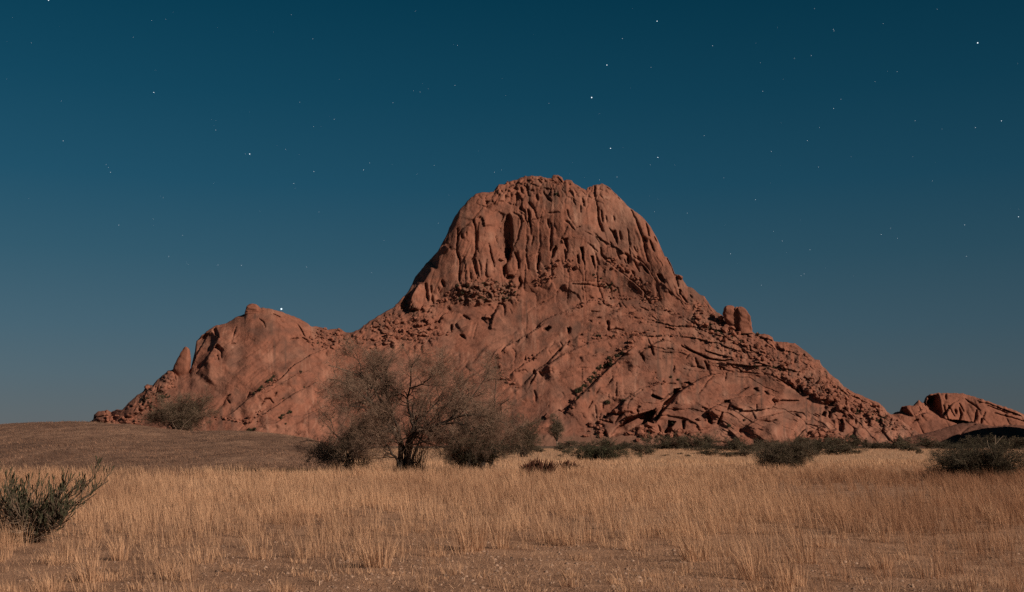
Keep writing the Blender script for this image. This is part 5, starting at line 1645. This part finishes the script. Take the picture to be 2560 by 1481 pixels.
for tile, x, y, r_ in ((7, 1010, 480, 7), (7, 1240, 440, 6), (7, 2000, 80, 5), (7, 2110, 120, 5), (6, 480, 1020, 5), (8, 880, 760, 6), (8, 640, 850, 8), (6, 1850, 350, 6), (3, 1160, 600, 5), (1, 2460, 350, 5),
                       (7, 2010, 780, 9), (5, 1750, 1290, 8), (12, 1320, 480, 4), (12, 1650, 300, 4), (12, 1590, 60, 5), (12, 1355, 880, 4), (11, 2110, 680, 5), (8, 1130, 1090, 6), (9, 350, 810, 8)):
    ox, oy, s_ = TILE[tile]
    cr_pts.append((ox + x / s_, oy + y / s_, r_, 'standing by itself on bare rock'))
kk = 0
for k, (u, v, r_, zn) in enumerate(cr_pts):
    p_ = at_relief(R1, u, v)
    if p_ is None:
        continue
    rad = r_ * p_[1] / F
    plant('crack_shrub', CS[k % 3], p_ + np.array([0, -0.5 * rad, -0.6 * rad]), 'small dark mountain shrub ' + zn, 'shrub', 'shrubs ' + zn,
          (rad, rad, rad * 1.35), rc.uniform(0, 6.28))

# ------------------------------------------------------------------ stars
STR = '392,481,3 714,105,2 467,321,2 2292,212,3 543,191,1.1 987,226,1.2 485,731,2 718,776,1.6 517,872,1 430,886,.8 1234,450,1 1583,535,1.2 1619,489,.8 1473,275,1 1582,145,1 1585,153,1 1276,747,1.1 1454,693,1 1198,984,1.2 863,1050,.9 1330,1187,1 1076,1250,1.2 1467,1230,1 1818,1155,1.3 2228,1108,1.4 2493,1068,1.5 2409,596,1.5 2281,629,1.3 1984,595,.9 1896,354,.8 946,668,.9 1509,823,.9 1438,1349,.9 1423,1358,.9 1228,1405,.9 2237,1262,1 2069,891,.8 1897,1174,.8 1863,1124,.7 684,333,.7 1223,310,.7 1390,288,.7 1787,402,.6 702,1043,.7 182,509,.7 1514,628,.7 1287,1140,.6 1827,117,.7 1488,43,.6 2093,46,.6 1042,877,.6 681,812,.6'
STL = '239,2,2.4 757,456,1.6 1229,759,2.2 1207,759,.7 311,694,1.4 1062,641,1.1 544,849,1.4 523,811,.7 534,825,.6 1446,904,1.3 1545,845,1.4 1790,837,1.4 1819,803,.8 1406,735,.9 1543,624,.7 1645,588,.9 1934,507,.9 1475,504,.7 1540,193,1 2252,225,.9 2239,421,.9 2036,448,.7 2068,454,.7 585,1109,1.2 899,1159,.9 831,1263,1 1188,1307,1.2 1073,1305,.8 1509,1315,.9 1570,1044,.6 2158,1100,.7 2433,848,.9 2467,838,.6 1890,1185,.6 154,212,.8 302,498,.7 656,184,.6 746,102,.7 816,97,.6 1434,73,.6 2137,815,.6 2053,858,.5 926,1302,.5 1828,1343,.6 803,974,.5'
stars = [(1280 + float(a) / 1.96875, float(b_) / 1.96875, float(c)) for a, b_, c in (w_.split(',') for w_ in STR.split())]
stars += [(float(a) / 1.96875, float(b_) / 1.96875, float(c)) for a, b_, c in (w_.split(',') for w_ in STL.split())]
stars.append((703.5, 773, 4.6))
sm, t, b = mat('starlight')
em = nd(t, 'ShaderNodeEmission', Strength=1.5)
em.inputs[0].default_value = (0.80, 0.93, 1.0, 1)
t.links.new(em.outputs[0], t.nodes['Material Output'].inputs[0])
YS = 45000.0
def ico(sub):
    bm = bmesh.new()
    bmesh.ops.create_icosphere(bm, subdivisions=sub, radius=1.0)
    me = bpy.data.meshes.new('star')
    bm.to_mesh(me)
    bm.free()
    me.materials.append(sm)
    return me
star_me = ico(2)
co1 = np.array([v_.co[:] for v_ in star_me.vertices])
fc1 = [tuple(p_.vertices) for p_ in star_me.polygons]
lab = {0: 'bright star high above the right side of the summit', 1: 'bright star near the top edge right of the centre', 2: 'star above the brightest star over the summit', 3: 'bright lone star in the upper right corner',
       6: 'bright star a little above the notch in the summit', 7: 'star to the right of the summit notch', 25: 'star at the right edge halfway up the sky', 26: 'upper star of a pair near the right edge'}
sv, sf = [], []
n_r = len(STR.split())
for k, (u, v, m_) in enumerate(stars):
    c_ = P(u, v, YS)
    rad = (0.14 + 0.44 * m_) * YS / F
    L_ = lab.get(k)
    if k == n_r:
        L_ = 'bright star at the very top edge, upper left'
    elif k == n_r + 1:
        L_ = 'single star in the upper left part of the sky'
    elif k == n_r + 2:
        L_ = 'brightest star in the middle of the left sky'
    elif k == len(stars) - 1:
        L_ = 'brilliant white planet just above the right slope of the lower hill'
    if L_:
        o = link('star' if k < len(stars) - 1 else 'planet', star_me)
        o.location = c_
        o.scale = (rad,) * 3
        tag(o, L_, 'star' if k < len(stars) - 1 else 'planet', 'bright stars in the night sky')
    else:
        off = len(sv) * len(co1)
        sv.append(co1 * rad + c_)
        sf += [tuple(i + off for i in f_) for f_ in fc1]
r_s = np.random.default_rng(55)
for k in range(90):
    u, v = r_s.uniform(-100, 2660), r_s.uniform(-60, 700)
    c_ = P(u, v, YS)
    off = len(sv) * len(co1)
    sv.append(co1 * (0.18 + 0.16 * r_s.random() ** 2) * YS / F + c_)
    sf += [tuple(i + off for i in f_) for f_ in fc1]
me = bpy.data.meshes.new('faint_stars')
me.from_pydata(np.concatenate(sv).tolist(), [], sf)
sm2 = sm.copy()
sm2.name = 'faint_starlight'
[n_ for n_ in sm2.node_tree.nodes if n_.type == 'EMISSION'][0].inputs['Strength'].default_value = 0.8
o = link('faint_stars', me, mat=sm2)
tag(o, 'faint stars scattered over the night sky', 'stars', kind='stuff')
